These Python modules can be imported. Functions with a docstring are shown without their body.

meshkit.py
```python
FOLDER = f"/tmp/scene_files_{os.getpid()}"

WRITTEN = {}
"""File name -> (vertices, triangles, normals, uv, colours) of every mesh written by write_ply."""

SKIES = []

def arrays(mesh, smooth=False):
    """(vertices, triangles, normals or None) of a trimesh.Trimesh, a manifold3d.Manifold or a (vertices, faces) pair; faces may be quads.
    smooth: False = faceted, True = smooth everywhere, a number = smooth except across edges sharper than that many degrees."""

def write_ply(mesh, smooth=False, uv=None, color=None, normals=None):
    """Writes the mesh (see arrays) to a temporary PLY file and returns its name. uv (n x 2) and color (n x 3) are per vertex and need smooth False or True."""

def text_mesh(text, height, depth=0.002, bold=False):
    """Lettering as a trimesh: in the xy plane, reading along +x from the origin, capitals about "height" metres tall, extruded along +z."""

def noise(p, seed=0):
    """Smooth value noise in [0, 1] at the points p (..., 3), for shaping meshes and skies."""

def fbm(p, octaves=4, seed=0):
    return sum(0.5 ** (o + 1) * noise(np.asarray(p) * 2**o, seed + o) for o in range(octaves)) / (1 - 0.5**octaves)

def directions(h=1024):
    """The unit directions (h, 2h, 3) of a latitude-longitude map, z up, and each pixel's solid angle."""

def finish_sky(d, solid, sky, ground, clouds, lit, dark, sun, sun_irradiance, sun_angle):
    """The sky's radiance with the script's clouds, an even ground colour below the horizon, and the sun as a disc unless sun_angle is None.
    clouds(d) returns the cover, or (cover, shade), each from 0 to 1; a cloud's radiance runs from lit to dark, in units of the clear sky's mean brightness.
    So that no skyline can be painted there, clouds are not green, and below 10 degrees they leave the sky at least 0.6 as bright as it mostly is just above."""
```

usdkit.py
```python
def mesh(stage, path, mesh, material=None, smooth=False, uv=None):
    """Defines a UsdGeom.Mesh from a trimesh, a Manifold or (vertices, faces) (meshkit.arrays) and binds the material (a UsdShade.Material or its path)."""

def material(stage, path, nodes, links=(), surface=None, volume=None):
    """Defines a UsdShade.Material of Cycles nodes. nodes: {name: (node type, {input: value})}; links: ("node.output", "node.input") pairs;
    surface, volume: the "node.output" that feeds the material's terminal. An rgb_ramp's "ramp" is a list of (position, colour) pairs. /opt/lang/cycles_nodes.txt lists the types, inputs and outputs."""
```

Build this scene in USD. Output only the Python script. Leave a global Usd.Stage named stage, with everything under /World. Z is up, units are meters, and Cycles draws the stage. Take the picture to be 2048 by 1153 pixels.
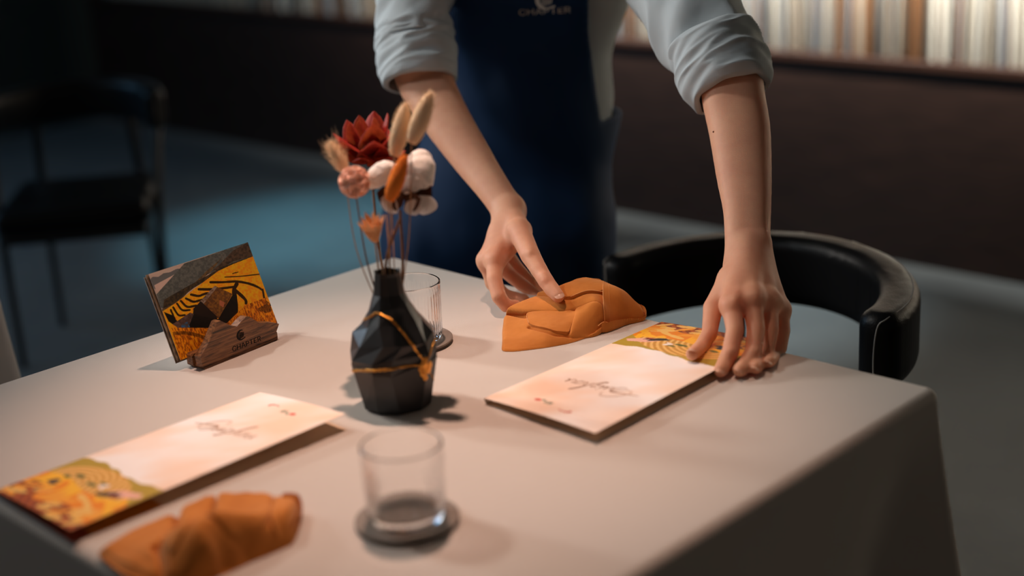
import math
import numpy as np
import trimesh
import manifold3d as m3
import shapely.geometry as sg
from scipy.interpolate import RBFInterpolator
from scipy.ndimage import gaussian_filter
import meshkit
import usdkit
from pxr import Gf, Sdf, Usd, UsdGeom, UsdLux, UsdShade, Vt

stage = Usd.Stage.CreateInMemory()
UsdGeom.SetStageUpAxis(stage, 'Z')
UsdGeom.SetStageMetersPerUnit(stage, 1.0)
UsdGeom.Xform.Define(stage, '/World')
UsdGeom.Scope.Define(stage, '/World/Looks')


def V(*a):
    return np.array(a, float)


# ------------------------------------------------------------------ camera, sky and lights
TABLE = 0.75
cam = UsdGeom.Camera.Define(stage, '/World/camera')
cam.AddTransformOp().Set(Gf.Matrix4d((0.719063, 0.692811, -0.054416, 0), (-0.175547, 0.256845, 0.950376, 0), (0.672408, -0.673827, 0.306308, 0), (1.16259, -0.96502, 1.36457, 1)))
cam.CreateHorizontalApertureAttr(36.0)
cam.CreateVerticalApertureAttr(36.0 * 1153 / 2048)
cam.CreateFocalLengthAttr(51.384)
cam.CreateFStopAttr(1.75)
cam.CreateFocusDistanceAttr(1.83)
cam.CreateExposureAttr(0.0)
CAM = V(*cam.ComputeLocalToWorldTransform(Usd.TimeCode.Default()).ExtractTranslation())

dome = UsdLux.DomeLight.Define(stage, '/World/room_air')
dome.CreateIntensityAttr(0.013)
dome.CreateColorAttr(Gf.Vec3f(1.0, 0.85, 0.70))


def free(path):
    if not stage.GetPrimAtPath(path):
        return path
    k = 1
    while stage.GetPrimAtPath(f'{path}_{k:03d}'):
        k += 1
    return f'{path}_{k:03d}'


def aim(prim, pos, target):
    z = np.asarray(pos, float) - np.asarray(target, float)
    z /= np.linalg.norm(z)
    x = np.cross([0, 0, 1.0] if abs(z[2]) < .99 else [0, 1.0, 0], z)
    x /= np.linalg.norm(x)
    y = np.cross(z, x)
    UsdGeom.Xformable(prim).AddTransformOp().Set(Gf.Matrix4d(*x, 0, *y, 0, *z, 0, *map(float, pos), 1))


WALL_Y = 2.90


def spot(name, pos, target, power, color, cone, soft, radius=0.03):
    s = UsdLux.SphereLight.Define(stage, free('/World/' + name))
    s.CreateRadiusAttr(radius)
    s.CreateIntensityAttr(power)
    s.CreateNormalizeAttr(True)
    s.CreateColorAttr(Gf.Vec3f(*color))
    sh = UsdLux.ShapingAPI.Apply(s.GetPrim())
    sh.CreateShapingConeAngleAttr(cone)
    sh.CreateShapingConeSoftnessAttr(soft)
    aim(s, pos, target)
    return s


def window_light(name, pos, target, size, power, color):
    s = UsdLux.RectLight.Define(stage, '/World/' + name)
    s.CreateWidthAttr(size[0])
    s.CreateHeightAttr(size[1])
    s.CreateIntensityAttr(power)
    s.CreateNormalizeAttr(True)
    s.CreateColorAttr(Gf.Vec3f(*color))
    aim(s, pos, target)
    return s


# the warm ceiling spot over the table, the cool light from the left, the wash on floor and reed wall
spot('table_spot', (-0.28, 0.30, 2.55), (0.05, -0.05, TABLE), 37.0, (1.0, 0.64, 0.50), 17.5, 1.0, 0.025)
spot('cool_spot', (-1.40, -0.30, 2.50), (0.12, 0.22, 0.80), 17.0, (1.0, 0.95, 0.88), 23.0, 0.9, 0.10)
spot('side_spot', (-2.5, -0.55, 1.85), (0.05, 0.45, 1.05), 38.0, (1.0, 0.92, 0.84), 17.0, 0.7, 0.16)
spot('front_spot', (-1.3, -1.7, 2.3), (-0.22, 0.55, 1.08), 18.0, (0.86, 0.95, 1.0), 13.0, 0.8, 0.20)
spot('floor_spot', (-1.2, 1.9, 2.9), (-1.25, 2.22, 0.0), 118.0, (0.80, 0.95, 1.0), 14.0, 1.0, 0.06)
spot('teal_spot', (-2.9, 1.6, 2.9), (-2.85, 2.1, 0.0), 125.0, (0.24, 0.74, 1.0), 16.0, 1.0, 0.06)
window_light('reed_wash', (-1.05, WALL_Y - 0.20, 1.12), (-1.05, WALL_Y, 1.115), (4.5, 0.06), 50.0, (1.0, 0.97, 0.9))
window_light('left_window', (-2.6, -1.15, 1.55), (0.0, 0.4, 1.0), (1.2, 1.0), 1.6, (0.90, 0.97, 1.0))
window_light('dusk_window', (-4.6, -0.4, 1.9), (-2.0, 1.8, 0.4), (1.6, 1.6), 8.0, (0.28, 0.62, 1.0))



# ------------------------------------------------------------------ helpers: names, prims, materials
def lin(c):
    if isinstance(c, str):
        c = [int(c[i:i + 2], 16) / 255 for i in (1, 3, 5)]
    c = np.asarray(c, float)
    return np.where(c <= 0.04045, c / 12.92, ((c + 0.055) / 1.055) ** 2.4)


BASE = {}


def tag(prim, label=None, cat=None, group=None, kind=None):
    p = prim.GetPrim() if hasattr(prim, 'GetPrim') else prim
    for k, v in (('label', label), ('category', cat), ('group', group), ('kind', kind)):
        if v:
            p.SetCustomDataByKey(k, v)
    return prim


def thing(name, label, cat, loc=(0, 0, 0), rz=0.0, group=None, kind=None):
    path = free('/World/' + name)
    x = UsdGeom.Xform.Define(stage, path)
    x.AddTranslateOp().Set(Gf.Vec3d(*map(float, loc)))
    if rz:
        x.AddRotateZOp().Set(math.degrees(rz))
    BASE[path] = np.asarray(loc, float)
    return tag(x, label, cat, group, kind)


def obj(name, mesh, mat, parent, smooth=35, local=False, label=None, paint=None, kind=None):
    """One mesh under a thing (or under a part of it); the mesh comes in world coordinates unless local."""
    ppath = str(parent.GetPath())
    root = '/'.join(ppath.split('/')[:3])
    v, f, n = meshkit.arrays(mesh, smooth)
    off = np.zeros(3) if local else BASE[root]
    path = free(ppath + '/' + name)
    if n is None or paint is not None:
        m = usdkit.mesh(stage, path, (v - off, f), mat, smooth=smooth)
    else:
        m = usdkit.mesh(stage, path, trimesh.Trimesh(v - off, f, process=False), mat, smooth=False)
        m.CreateNormalsAttr(Vt.Vec3fArray.FromNumpy(n.astype(np.float32)))
        m.SetNormalsInterpolation('vertex')
    if paint is not None:
        UsdGeom.PrimvarsAPI(m).CreatePrimvar('paint', Sdf.ValueTypeNames.Color3fArray, 'vertex').Set(Vt.Vec3fArray.FromNumpy(np.asarray(paint, np.float32)))
    return tag(m, label, kind=kind)


def single(name, mesh, mat, label, cat, smooth=35, group=None, kind=None, loc=(0, 0, 0)):
    """A top-level thing that is one mesh."""
    path = free('/World/' + name)
    v, f, n = meshkit.arrays(mesh, smooth)
    loc = np.asarray(loc, float)
    m = usdkit.mesh(stage, path, (v - loc, f), mat, smooth=False)
    if n is not None:
        m.CreateNormalsAttr(Vt.Vec3fArray.FromNumpy(n.astype(np.float32)))
        m.SetNormalsInterpolation('vertex')
    m.AddTranslateOp().Set(Gf.Vec3d(*loc))
    return tag(m, label, cat, group, kind)


def dup(src, label, loc, rz=0.0, group=None):
    was = src.GetPrim().GetCustomData()
    r = thing(src.GetPrim().GetName().split('_0')[0], label, was['category'], loc, rz, group)
    r.GetPrim().GetReferences().AddInternalReference(src.GetPath())
    r.GetPrim().SetInstanceable(True)
    return r


def fuzz(name, strands, widths, mat, parent):
    """Fine hairs of one part: strands is a list of (k, 3) point lists."""
    base = BASE['/'.join(str(parent.GetPath()).split('/')[:3])]
    c = UsdGeom.BasisCurves.Define(stage, free(str(parent.GetPath()) + '/' + name))
    c.CreateTypeAttr('linear')
    c.CreateCurveVertexCountsAttr(Vt.IntArray([len(s) for s in strands]))
    c.CreatePointsAttr(Vt.Vec3fArray.FromNumpy((np.vstack(strands) - base).astype(np.float32)))
    c.CreateWidthsAttr(Vt.FloatArray.FromNumpy(np.asarray(widths, np.float32)))
    c.SetWidthsInterpolation('vertex')
    UsdShade.MaterialBindingAPI.Apply(c.GetPrim()).Bind(mat)
    return tag(c, kind='stuff')


def mat(name, color, rough=0.6, spec=0.4, vary=None, scale=30.0, bump=0.0, bscale=400.0, bdist=0.001, extra=None, stretch=None):
    """Principled material; vary = second colour mixed in by noise; bump = fine relief."""
    nodes = {'p': ('principled_bsdf', {'base_color': tuple(lin(color)), 'roughness': rough, 'specular_ior_level': spec, **(extra or {})}),
             'tc': ('texture_coordinate', {})}
    links = []
    if vary is not None:
        nodes['map'] = ('mapping', {'scale': stretch or (1, 1, 1)})
        nodes['n'] = ('noise_texture', {'scale': scale, 'detail': 4.0, 'roughness': 0.6})
        nodes['r'] = ('rgb_ramp', {'ramp': [(0.32, tuple(lin(color))), (0.68, tuple(lin(vary)))]})
        links += [('tc.object', 'map.vector'), ('map.vector', 'n.vector'), ('n.fac', 'r.fac'), ('r.color', 'p.base_color')]
    if bump:
        nodes['bn'] = ('noise_texture', {'scale': bscale, 'detail': 3.0})
        nodes['b'] = ('bump', {'strength': bump, 'distance': bdist})
        links += [('tc.object', 'bn.vector'), ('bn.fac', 'b.height'), ('b.normal', 'p.normal')]
    return usdkit.material(stage, '/World/Looks/' + name, nodes, links, surface='p.BSDF')


# ------------------------------------------------------------------ helpers: shapes
def cat(ms):
    ms = [m if isinstance(m, trimesh.Trimesh) else trimesh.Trimesh(*meshkit.arrays(m)[:2], process=False) for m in ms]
    return trimesh.util.concatenate(ms)


def spline(pts, n):
    """Catmull-Rom through the points (any dimension), n samples."""
    p = np.asarray(pts, float)
    if len(p) == 2:
        t = np.linspace(0, 1, n)[:, None]
        return p[0] * (1 - t) + p[1] * t
    p = np.vstack([2 * p[0] - p[1], p, 2 * p[-1] - p[-2]])
    s = np.linspace(0, len(p) - 3, n)
    i = np.minimum(s.astype(int), len(p) - 4)
    t = (s - i)[:, None]
    a, b, c, d = p[i], p[i + 1], p[i + 2], p[i + 3]
    return 0.5 * (2 * b + (c - a) * t + (2 * a - 5 * b + 4 * c - d) * t ** 2 + (3 * b - a - 3 * c + d) * t ** 3)


def frames(p):
    t = np.gradient(p, axis=0)
    t /= np.linalg.norm(t, axis=1, keepdims=True) + 1e-12
    a = np.cross(t[0], [0.31, 0.17, 0.93])
    out = []
    for k in range(len(p)):
        a = a - t[k] * (a @ t[k])
        a /= np.linalg.norm(a) + 1e-12
        out.append((a.copy(), np.cross(t[k], a)))
    return t, np.array([o[0] for o in out]), np.array([o[1] for o in out])


def tube(pts, r, sides=8, caps=True):
    p = np.asarray(pts, float)
    r = np.broadcast_to(r, (len(p),)).astype(float)
    _, a, b = frames(p)
    ang = np.arange(sides) * 2 * np.pi / sides
    v = p[:, None] + r[:, None, None] * (np.cos(ang)[None, :, None] * a[:, None] + np.sin(ang)[None, :, None] * b[:, None])
    return rings(v, caps)


def rings(v, caps=True, close=False):
    """A surface through (k rings, n points, 3)."""
    k, n = v.shape[:2]
    i, j = np.meshgrid(np.arange(k - (0 if close else 1)), np.arange(n), indexing='ij')
    i2, j2 = (i + 1) % k, (j + 1) % n
    q = np.stack([i * n + j, i * n + j2, i2 * n + j2, i2 * n + j], -1).reshape(-1, 4)
    f = np.vstack([q[:, [0, 1, 2]], q[:, [0, 2, 3]]])
    vv = v.reshape(-1, 3)
    if caps and not close:
        c0, c1 = v[0].mean(0), v[-1].mean(0)
        vv = np.vstack([vv, c0, c1])
        m = k * n
        e = np.arange(n)
        f = np.vstack([f, np.stack([np.full(n, m), (e + 1) % n, e], 1), np.stack([np.full(n, m + 1), m - n + e, m - n + (e + 1) % n], 1)])
    return trimesh.Trimesh(vv, f, process=False)


def lathe(profile, n=64, rf=None):
    """profile: (r, z) from the bottom axis to the top axis, closed at both ends."""
    ang = np.arange(n) * 2 * np.pi / n
    rows = []
    for r, z in profile:
        rr = r if rf is None else rf(r, z, ang)
        rows.append(np.stack([np.cos(ang) * rr, np.sin(ang) * rr, np.full(n, z)], -1))
    return rings(np.array(rows), True)


def rbox(size, r=0.004, centre=(0, 0, 0)):
    s = np.asarray(size, float) / 2 - r
    ball = trimesh.creation.icosphere(1, r).vertices
    pts = np.vstack([ball + np.array([a, b, c]) * s for a in (-1, 1) for b in (-1, 1) for c in (-1, 1)])
    h = trimesh.convex.convex_hull(pts)
    h.apply_translation(centre)
    return h


def prism(poly, depth):
    g = poly if hasattr(poly, 'geom_type') else sg.Polygon(poly)
    return trimesh.creation.extrude_polygon(g, depth, engine='earcut')


def sheet(p, th, paint=None, down=None):
    """A closed thin sheet from a grid of points (n, m, 3); th below it along down."""
    n, m = p.shape[:2]
    if down is None:
        nn = np.cross(p[-1, 0] - p[0, 0], p[0, -1] - p[0, 0])
        down = -nn / np.linalg.norm(nn)
    top, bot = p.reshape(-1, 3), p.reshape(-1, 3) + np.asarray(down) * th
    i, j = np.meshgrid(np.arange(n - 1), np.arange(m - 1), indexing='ij')
    q = np.stack([i * m + j, (i + 1) * m + j, (i + 1) * m + j + 1, i * m + j + 1], -1).reshape(-1, 4)
    ft = np.vstack([q[:, [0, 1, 2]], q[:, [0, 2, 3]]])
    edge = np.concatenate([np.arange(m - 1), np.arange(n - 1) * m + m - 1, (n - 1) * m + np.arange(m - 1, 0, -1), np.arange(n - 1, 0, -1) * m])
    e2 = np.roll(edge, -1)
    N = n * m
    v = np.vstack([top, bot, top[edge], bot[edge]])
    ne = len(edge)
    k = np.arange(ne)
    a, b = 2 * N + k, 2 * N + (k + 1) % ne
    c, d = a + ne, b + ne
    f = np.vstack([ft, ft[:, ::-1] + N, np.stack([b, a, c], 1), np.stack([b, c, d], 1)])
    return v, f, edge


def surface_nets(F, lo, h):
    s = F < 0
    nx, ny, nz = F.shape
    c = [s[i:nx - 1 + i, j:ny - 1 + j, k:nz - 1 + k] for i in (0, 1) for j in (0, 1) for k in (0, 1)]
    cnt = sum(x.astype(np.int8) for x in c)
    act = (cnt > 0) & (cnt < 8)
    idx = np.full(act.shape, -1, np.int64)
    I = np.argwhere(act)
    idx[act] = np.arange(len(I))
    acc, num = np.zeros((len(I), 3)), np.zeros(len(I))
    corners = np.array([(i, j, k) for i in (0, 1) for j in (0, 1) for k in (0, 1)])
    for a in range(8):
        for ax in range(3):
            if corners[a][ax] == 0:
                b = corners[a].copy()
                b[ax] = 1
                A, B = I + corners[a], I + b
                fa, fb = F[A[:, 0], A[:, 1], A[:, 2]], F[B[:, 0], B[:, 1], B[:, 2]]
                m = (fa < 0) != (fb < 0)
                t = fa[m] / (fa[m] - fb[m])
                acc[m] += corners[a] + t[:, None] * (b - corners[a])
                num[m] += 1
    v = lo + h * (I + acc / np.maximum(num, 1)[:, None])
    faces = []
    for ax in range(3):
        o = [(1, 2), (2, 0), (0, 1)][ax]
        sl0, sl1 = [slice(None)] * 3, [slice(None)] * 3
        sl0[ax], sl1[ax] = slice(0, -1), slice(1, None)
        d = s[tuple(sl0)].astype(np.int8) - s[tuple(sl1)].astype(np.int8)
        E = np.argwhere(d != 0)
        E = E[(E[:, o[0]] > 0) & (E[:, o[1]] > 0) & (E[:, o[0]] < F.shape[o[0]] - 1) & (E[:, o[1]] < F.shape[o[1]] - 1)]
        sg_ = d[E[:, 0], E[:, 1], E[:, 2]]
        u, w = np.zeros(3, int), np.zeros(3, int)
        u[o[0]], w[o[1]] = 1, 1
        q = [idx[tuple((E - x).T)] for x in (u + w, w, 0 * u, u)]
        q = np.stack(q, 1)
        q[sg_ < 0] = q[sg_ < 0][:, ::-1]
        faces.append(q)
    q = np.vstack(faces)
    return trimesh.Trimesh(v, np.vstack([q[:, [0, 1, 2]], q[:, [0, 2, 3]]]), process=False)


class Field:
    """A signed distance field on a grid, shaped from round cones that melt into each other."""

    def __init__(self, lo, hi, h, far=0.06):
        self.lo, self.h, self.far = np.asarray(lo, float), h, far
        self.n = np.ceil((np.asarray(hi) - self.lo) / h).astype(int) + 1
        self.ax = [self.lo[k] + h * np.arange(self.n[k]) for k in range(3)]
        self.F = self.new()

    def new(self):
        return np.full(self.n, self.far, np.float32)

    def box(self, lo, hi):
        a = np.clip(np.floor((np.asarray(lo) - self.lo) / self.h).astype(int), 0, self.n)
        b = np.clip(np.ceil((np.asarray(hi) - self.lo) / self.h).astype(int) + 1, 0, self.n)
        return tuple(slice(x, y) for x, y in zip(a, b))

    def pts(self, sl):
        return np.stack(np.meshgrid(*[self.ax[k][sl[k]] for k in range(3)], indexing='ij'), -1).astype(np.float32)

    def cone(self, a, b, ra, rb, k=0.008, into=None, sub=False, squash=None):
        D = self.F if into is None else into
        a, b = np.asarray(a, float), np.asarray(b, float)
        pad = max(ra, rb) + max(k, 0.001) * 1.2 + 2 * self.h
        pad = pad + 0.02 if not sub else pad
        sl = self.box(np.minimum(a, b) - pad, np.maximum(a, b) + pad)
        P = self.pts(sl)
        if P.size == 0:
            return
        ab = (b - a).astype(np.float32)
        q = P - a.astype(np.float32)
        t = np.clip((q @ ab) / max(float(ab @ ab), 1e-12), 0, 1)
        w = q - t[..., None] * ab
        if squash is not None:
            ax, s = np.asarray(squash[0], np.float32), squash[1]
            w = w + ((w @ ax) * (1 / s - 1))[..., None] * ax
        d = np.sqrt((w * w).sum(-1)) - (ra + (rb - ra) * t)
        if squash is not None:
            d = d * min(1.0, s)
        o = D[sl]
        if sub:
            hh = np.maximum(k - np.abs(o + d), 0) / k
            D[sl] = np.maximum(o, -d) + hh * hh * k / 4
        else:
            hh = np.maximum(k - np.abs(o - d), 0) / k
            D[sl] = np.minimum(o, d) - hh * hh * k / 4

    def join(self, G, k):
        hh = np.maximum(k - np.abs(self.F - G), 0) / k
        self.F = np.minimum(self.F, G) - hh * hh * k / 4

    def mesh(self):
        return surface_nets(self.F, self.lo, self.h)


def chain(field, pts, k=0.005, into=None):
    for (a, ra), (b, rb) in zip(pts[:-1], pts[1:]):
        field.cone(a, b, ra, rb, k, into)


def hit(mesh, o, d):
    """First hits of rays (o, d) on a mesh: points, unhit rays nan."""
    t = mesh.triangles
    a, e1, e2 = t[:, 0], t[:, 1] - t[:, 0], t[:, 2] - t[:, 0]
    out = np.full((len(o), 3), np.nan)
    nrm = np.zeros((len(o), 3))
    for i in range(len(o)):
        h = np.cross(d[i], e2)
        det = (e1 * h).sum(1)
        ok = np.abs(det) > 1e-14
        inv = 1 / np.where(ok, det, 1)
        s = o[i] - a
        u = (s * h).sum(1) * inv
        q = np.cross(s, e1)
        w = (q @ d[i]) * inv
        tt = (e2 * q).sum(1) * inv
        ok &= (u >= -1e-6) & (w >= -1e-6) & (u + w <= 1 + 1e-6) & (tt > 0)
        if ok.any():
            j = np.where(ok)[0][np.argmin(tt[ok])]
            out[i] = o[i] + d[i] * tt[j]
            n = np.cross(e1[j], e2[j])
            nrm[i] = n / np.linalg.norm(n)
    return out, nrm


def inside(poly, x, y):
    poly = np.asarray(poly, float)
    r = np.zeros(np.shape(x), bool)
    xs, ys = poly[:, 0], poly[:, 1]
    for k in range(len(poly)):
        x0, y0, x1, y1 = xs[k], ys[k], xs[k - 1], ys[k - 1]
        if y0 == y1:
            continue
        r ^= ((y0 > y) != (y1 > y)) & (x < (x1 - x0) * (y - y0) / (y1 - y0) + x0)
    return r


def seg_dist(pts, x, y):
    """Distance from the points (x, y) to a polyline."""
    pts = np.asarray(pts, float)
    d = np.full(np.shape(x), 1e9)
    for a, b in zip(pts[:-1], pts[1:]):
        ab = b - a
        t = np.clip(((x - a[0]) * ab[0] + (y - a[1]) * ab[1]) / max(ab @ ab, 1e-12), 0, 1)
        d = np.minimum(d, np.hypot(x - a[0] - t * ab[0], y - a[1] - t * ab[1]))
    return d


# ------------------------------------------------------------------ materials
M = {}
M['floor'] = mat('floor_concrete', '#585c5d', 0.55, 0.3, vary='#646868', scale=3.0)
M['plaster'] = mat('plaster', '#8a8478', 0.85)
M['dark_wall'] = mat('dark_wall', '#2c322f', 0.9, 0.2)
M['dado'] = mat('dado_wood', '#35221a', 0.5, 0.3, vary='#241610', scale=6.0, stretch=(1, 1, 8))
M['rail'] = mat('rail_wood', '#3d2418', 0.5, 0.3, vary='#301a10', scale=12.0, stretch=(1, 8, 8))
REED = [mat('reed_straw', '#93897a', 0.7), mat('reed_grey', '#74777a', 0.7), mat('reed_pale', '#b8b2a6', 0.7), mat('reed_brown', '#6b4524', 0.7), mat('reed_dark', '#33261a', 0.75)]
M['cloth'] = mat('table_linen', '#ccc2b9', 0.85, 0.15, bump=0.35, bscale=900.0, bdist=0.0006, stretch=(1, 1, 1), extra={'sheen_weight': 0.15, 'sheen_roughness': 0.5})
M['table_wood'] = mat('table_wood', '#4a3323', 0.5)
M['leather'] = usdkit.material(stage, '/World/Looks/black_leather', {
    'tc': ('texture_coordinate', {}), 'grain': ('voronoi_texture', {'scale': 420.0, 'feature': 'f1'}), 'map': ('mapping', {'scale': (26.0, 26.0, 3.0)}),
    'fold': ('noise_texture', {'scale': 1.0, 'detail': 2.0}), 'b1': ('bump', {'strength': 0.10, 'distance': 0.012}), 'b2': ('bump', {'strength': 0.25, 'distance': 0.0008}),
    'p': ('principled_bsdf', {'base_color': tuple(lin('#0b0c0e')), 'roughness': 0.42, 'specular_ior_level': 0.16})},
    [('tc.object', 'grain.vector'), ('tc.object', 'map.vector'), ('map.vector', 'fold.vector'), ('fold.fac', 'b1.height'), ('grain.distance', 'b2.height'), ('b1.normal', 'b2.normal'), ('b2.normal', 'p.normal')], surface='p.BSDF')
M['stitch'] = mat('pale_thread', '#8d8a85', 0.7)
M['black_metal'] = mat('black_metal', '#0a0a0b', 0.4, 0.5)
M['vase'] = mat('black_clay', '#191a1c', 0.36, 0.5, vary='#232426', scale=60.0, bump=0.25, bscale=260.0, bdist=0.0006)
M['gold'] = mat('gold_leaf', '#d89a4a', 0.3, 0.5, extra={'metallic': 1.0}, bump=0.6, bscale=500.0, bdist=0.001)
M['glass'] = mat('clear_glass', '#ffffff', 0.0, 0.5, extra={'transmission_weight': 1.0, 'ior': 1.40})
M['coaster'] = mat('coaster_felt', '#8b8178', 0.75, 0.3, bump=0.3, bscale=700.0)
M['coaster_edge'] = mat('coaster_edge', '#4a4139', 0.7)
M['napkin'] = mat('ochre_napkin', '#d0823a', 0.85, 0.15, vary='#c47733', scale=40.0, bump=0.25, bscale=1500.0, bdist=0.0005, extra={'sheen_weight': 0.25, 'sheen_tint': (1.0, 0.75, 0.5)})
M['napkin_thread'] = mat('ochre_thread', '#dc9a5c', 0.8)
M['walnut'] = usdkit.material(stage, '/World/Looks/walnut', {
    'tc': ('texture_coordinate', {}), 'map': ('mapping', {'scale': (60.0, 5.0, 110.0), 'rotation': (0.25, 0.0, 0.0)}),
    'n': ('noise_texture', {'scale': 3.0, 'detail': 5.0, 'roughness': 0.65, 'distortion': 0.6}),
    'r': ('rgb_ramp', {'ramp': [(0.36, tuple(lin('#36210f'))), (0.48, tuple(lin('#7a4f2e'))), (0.68, tuple(lin('#a87448')))]}),
    'b': ('bump', {'strength': 0.3, 'distance': 0.0005}), 'p': ('principled_bsdf', {'roughness': 0.4, 'specular_ior_level': 0.5})},
    [('tc.object', 'map.vector'), ('map.vector', 'n.vector'), ('n.fac', 'r.fac'), ('r.color', 'p.base_color'), ('n.fac', 'b.height'), ('b.normal', 'p.normal')], surface='p.BSDF')
M['engraved'] = mat('burnt_engraving', '#140c08', 0.8)
M['card_back'] = mat('card_paper', '#f0e4d8', 0.7, 0.3)


def print_mat(name, rough):
    return usdkit.material(stage, '/World/Looks/' + name, {'a': ('attribute', {'attribute': 'paint'}), 'p': ('principled_bsdf', {'roughness': rough, 'specular_ior_level': 0.4})},
                           [('a.color', 'p.base_color')], surface='p.BSDF')


M['print'] = print_mat('printed_paper', 0.55)
M['photo'] = print_mat('printed_photo', 0.35)
M['ink'] = mat('brown_ink', '#cba890', 0.7)
M['petal_red'] = mat('red_petal', '#b02a1c', 0.6, 0.3, vary='#741511', scale=90.0, extra={'subsurface_weight': 0.1})
M['petal_edge'] = mat('rust_bract', '#a8572a', 0.7)
M['tail'] = mat('bunny_tail', '#e8caa6', 0.9, 0.1)
M['tail_hair'] = mat('bunny_tail_hair', '#f0d6b6', 0.8, 0.1)
M['tail_orange'] = mat('orange_tail', '#f08838', 0.9, 0.1, bump=0.8, bscale=900.0, bdist=0.002)
M['orange_hair'] = mat('orange_tail_hair', '#f89c50', 0.8, 0.1)
M['pod_pink'] = mat('pink_pod', '#f8cfbc', 0.75, 0.2)
M['cotton'] = mat('cotton_fibre', '#f4ece4', 0.95, 0.05, bump=0.6, bscale=300.0, bdist=0.003, extra={'subsurface_weight': 0.2, 'subsurface_radius': (1.0, 0.9, 0.8)})
M['husk'] = mat('cotton_husk', '#5a3119', 0.7)
M['stem'] = mat('dry_stem', '#8a5a34', 0.75, vary='#6a4224', scale=80.0)
M['stem_pale'] = mat('pale_stem', '#b98a5e', 0.75)
M['straw_flower'] = mat('straw_flower', '#ecb583', 0.75)
M['skin'] = mat('skin', '#dca383', 0.55, 0.25, vary='#d4977a', scale=28.0, bump=0.25, bscale=700.0, bdist=0.0006, extra={'subsurface_weight': 0.15, 'subsurface_radius': (1.0, 0.35, 0.2), 'subsurface_scale': 0.006})
M['nail'] = mat('fingernail', '#dba98f', 0.25, 0.5)
M['shirt'] = mat('grey_shirt', '#b4bcc0', 0.85, 0.15, bump=0.2, bscale=1200.0, bdist=0.0005)
M['apron'] = mat('navy_apron', '#02284c', 0.75, 0.25, bump=0.25, bscale=1100.0, bdist=0.0005, extra={'sheen_weight': 0.1, 'sheen_tint': (0.3, 0.5, 0.9)})
M['trouser'] = mat('navy_trousers', '#10151f', 0.85, 0.15)
M['hair'] = mat('black_hair', '#0d0a09', 0.5)
M['eye_white'] = mat('eye_white', '#e6e1da', 0.25)
M['iris'] = mat('dark_iris', '#22130c', 0.2)
M['shoe'] = mat('black_shoe', '#0c0c0d', 0.4)
M['thread'] = mat('grey_embroidery', '#b9b3aa', 0.7)

rng = np.random.default_rng(7)

# ------------------------------------------------------------------ the room
fl = thing('floor', 'smooth grey floor of the dining room', 'floor', (0, 0, 0), kind='structure')
obj('slab', trimesh.creation.box([11.0, 9.0, 0.1], trimesh.transformations.translation_matrix([-1.0, -1.5, -0.05])), M['floor'], fl, smooth=False)
wl = thing('wall_left', 'dark wall at the far left end of the room', 'wall', (-5.6, 0, 0), kind='structure')
obj('panel', trimesh.creation.box([0.1, 9.0, 3.2], trimesh.transformations.translation_matrix([-5.65, -1.5, 1.6])), M['dark_wall'], wl, smooth=False)
wb = thing('wall_back', 'back wall with dark wooden dado below a screen of upright dried reeds', 'wall', (0, WALL_Y, 0), kind='structure')
obj('plaster', trimesh.creation.box([11.0, 0.1, 3.2], trimesh.transformations.translation_matrix([-1.0, WALL_Y + 0.13, 1.6])), M['plaster'], wb, smooth=False)
obj('dado_panel', rbox([11.0, 0.08, 0.60], 0.004, [-1.0, WALL_Y + 0.04, 0.30]), M['dado'], wb, smooth=False)
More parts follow.
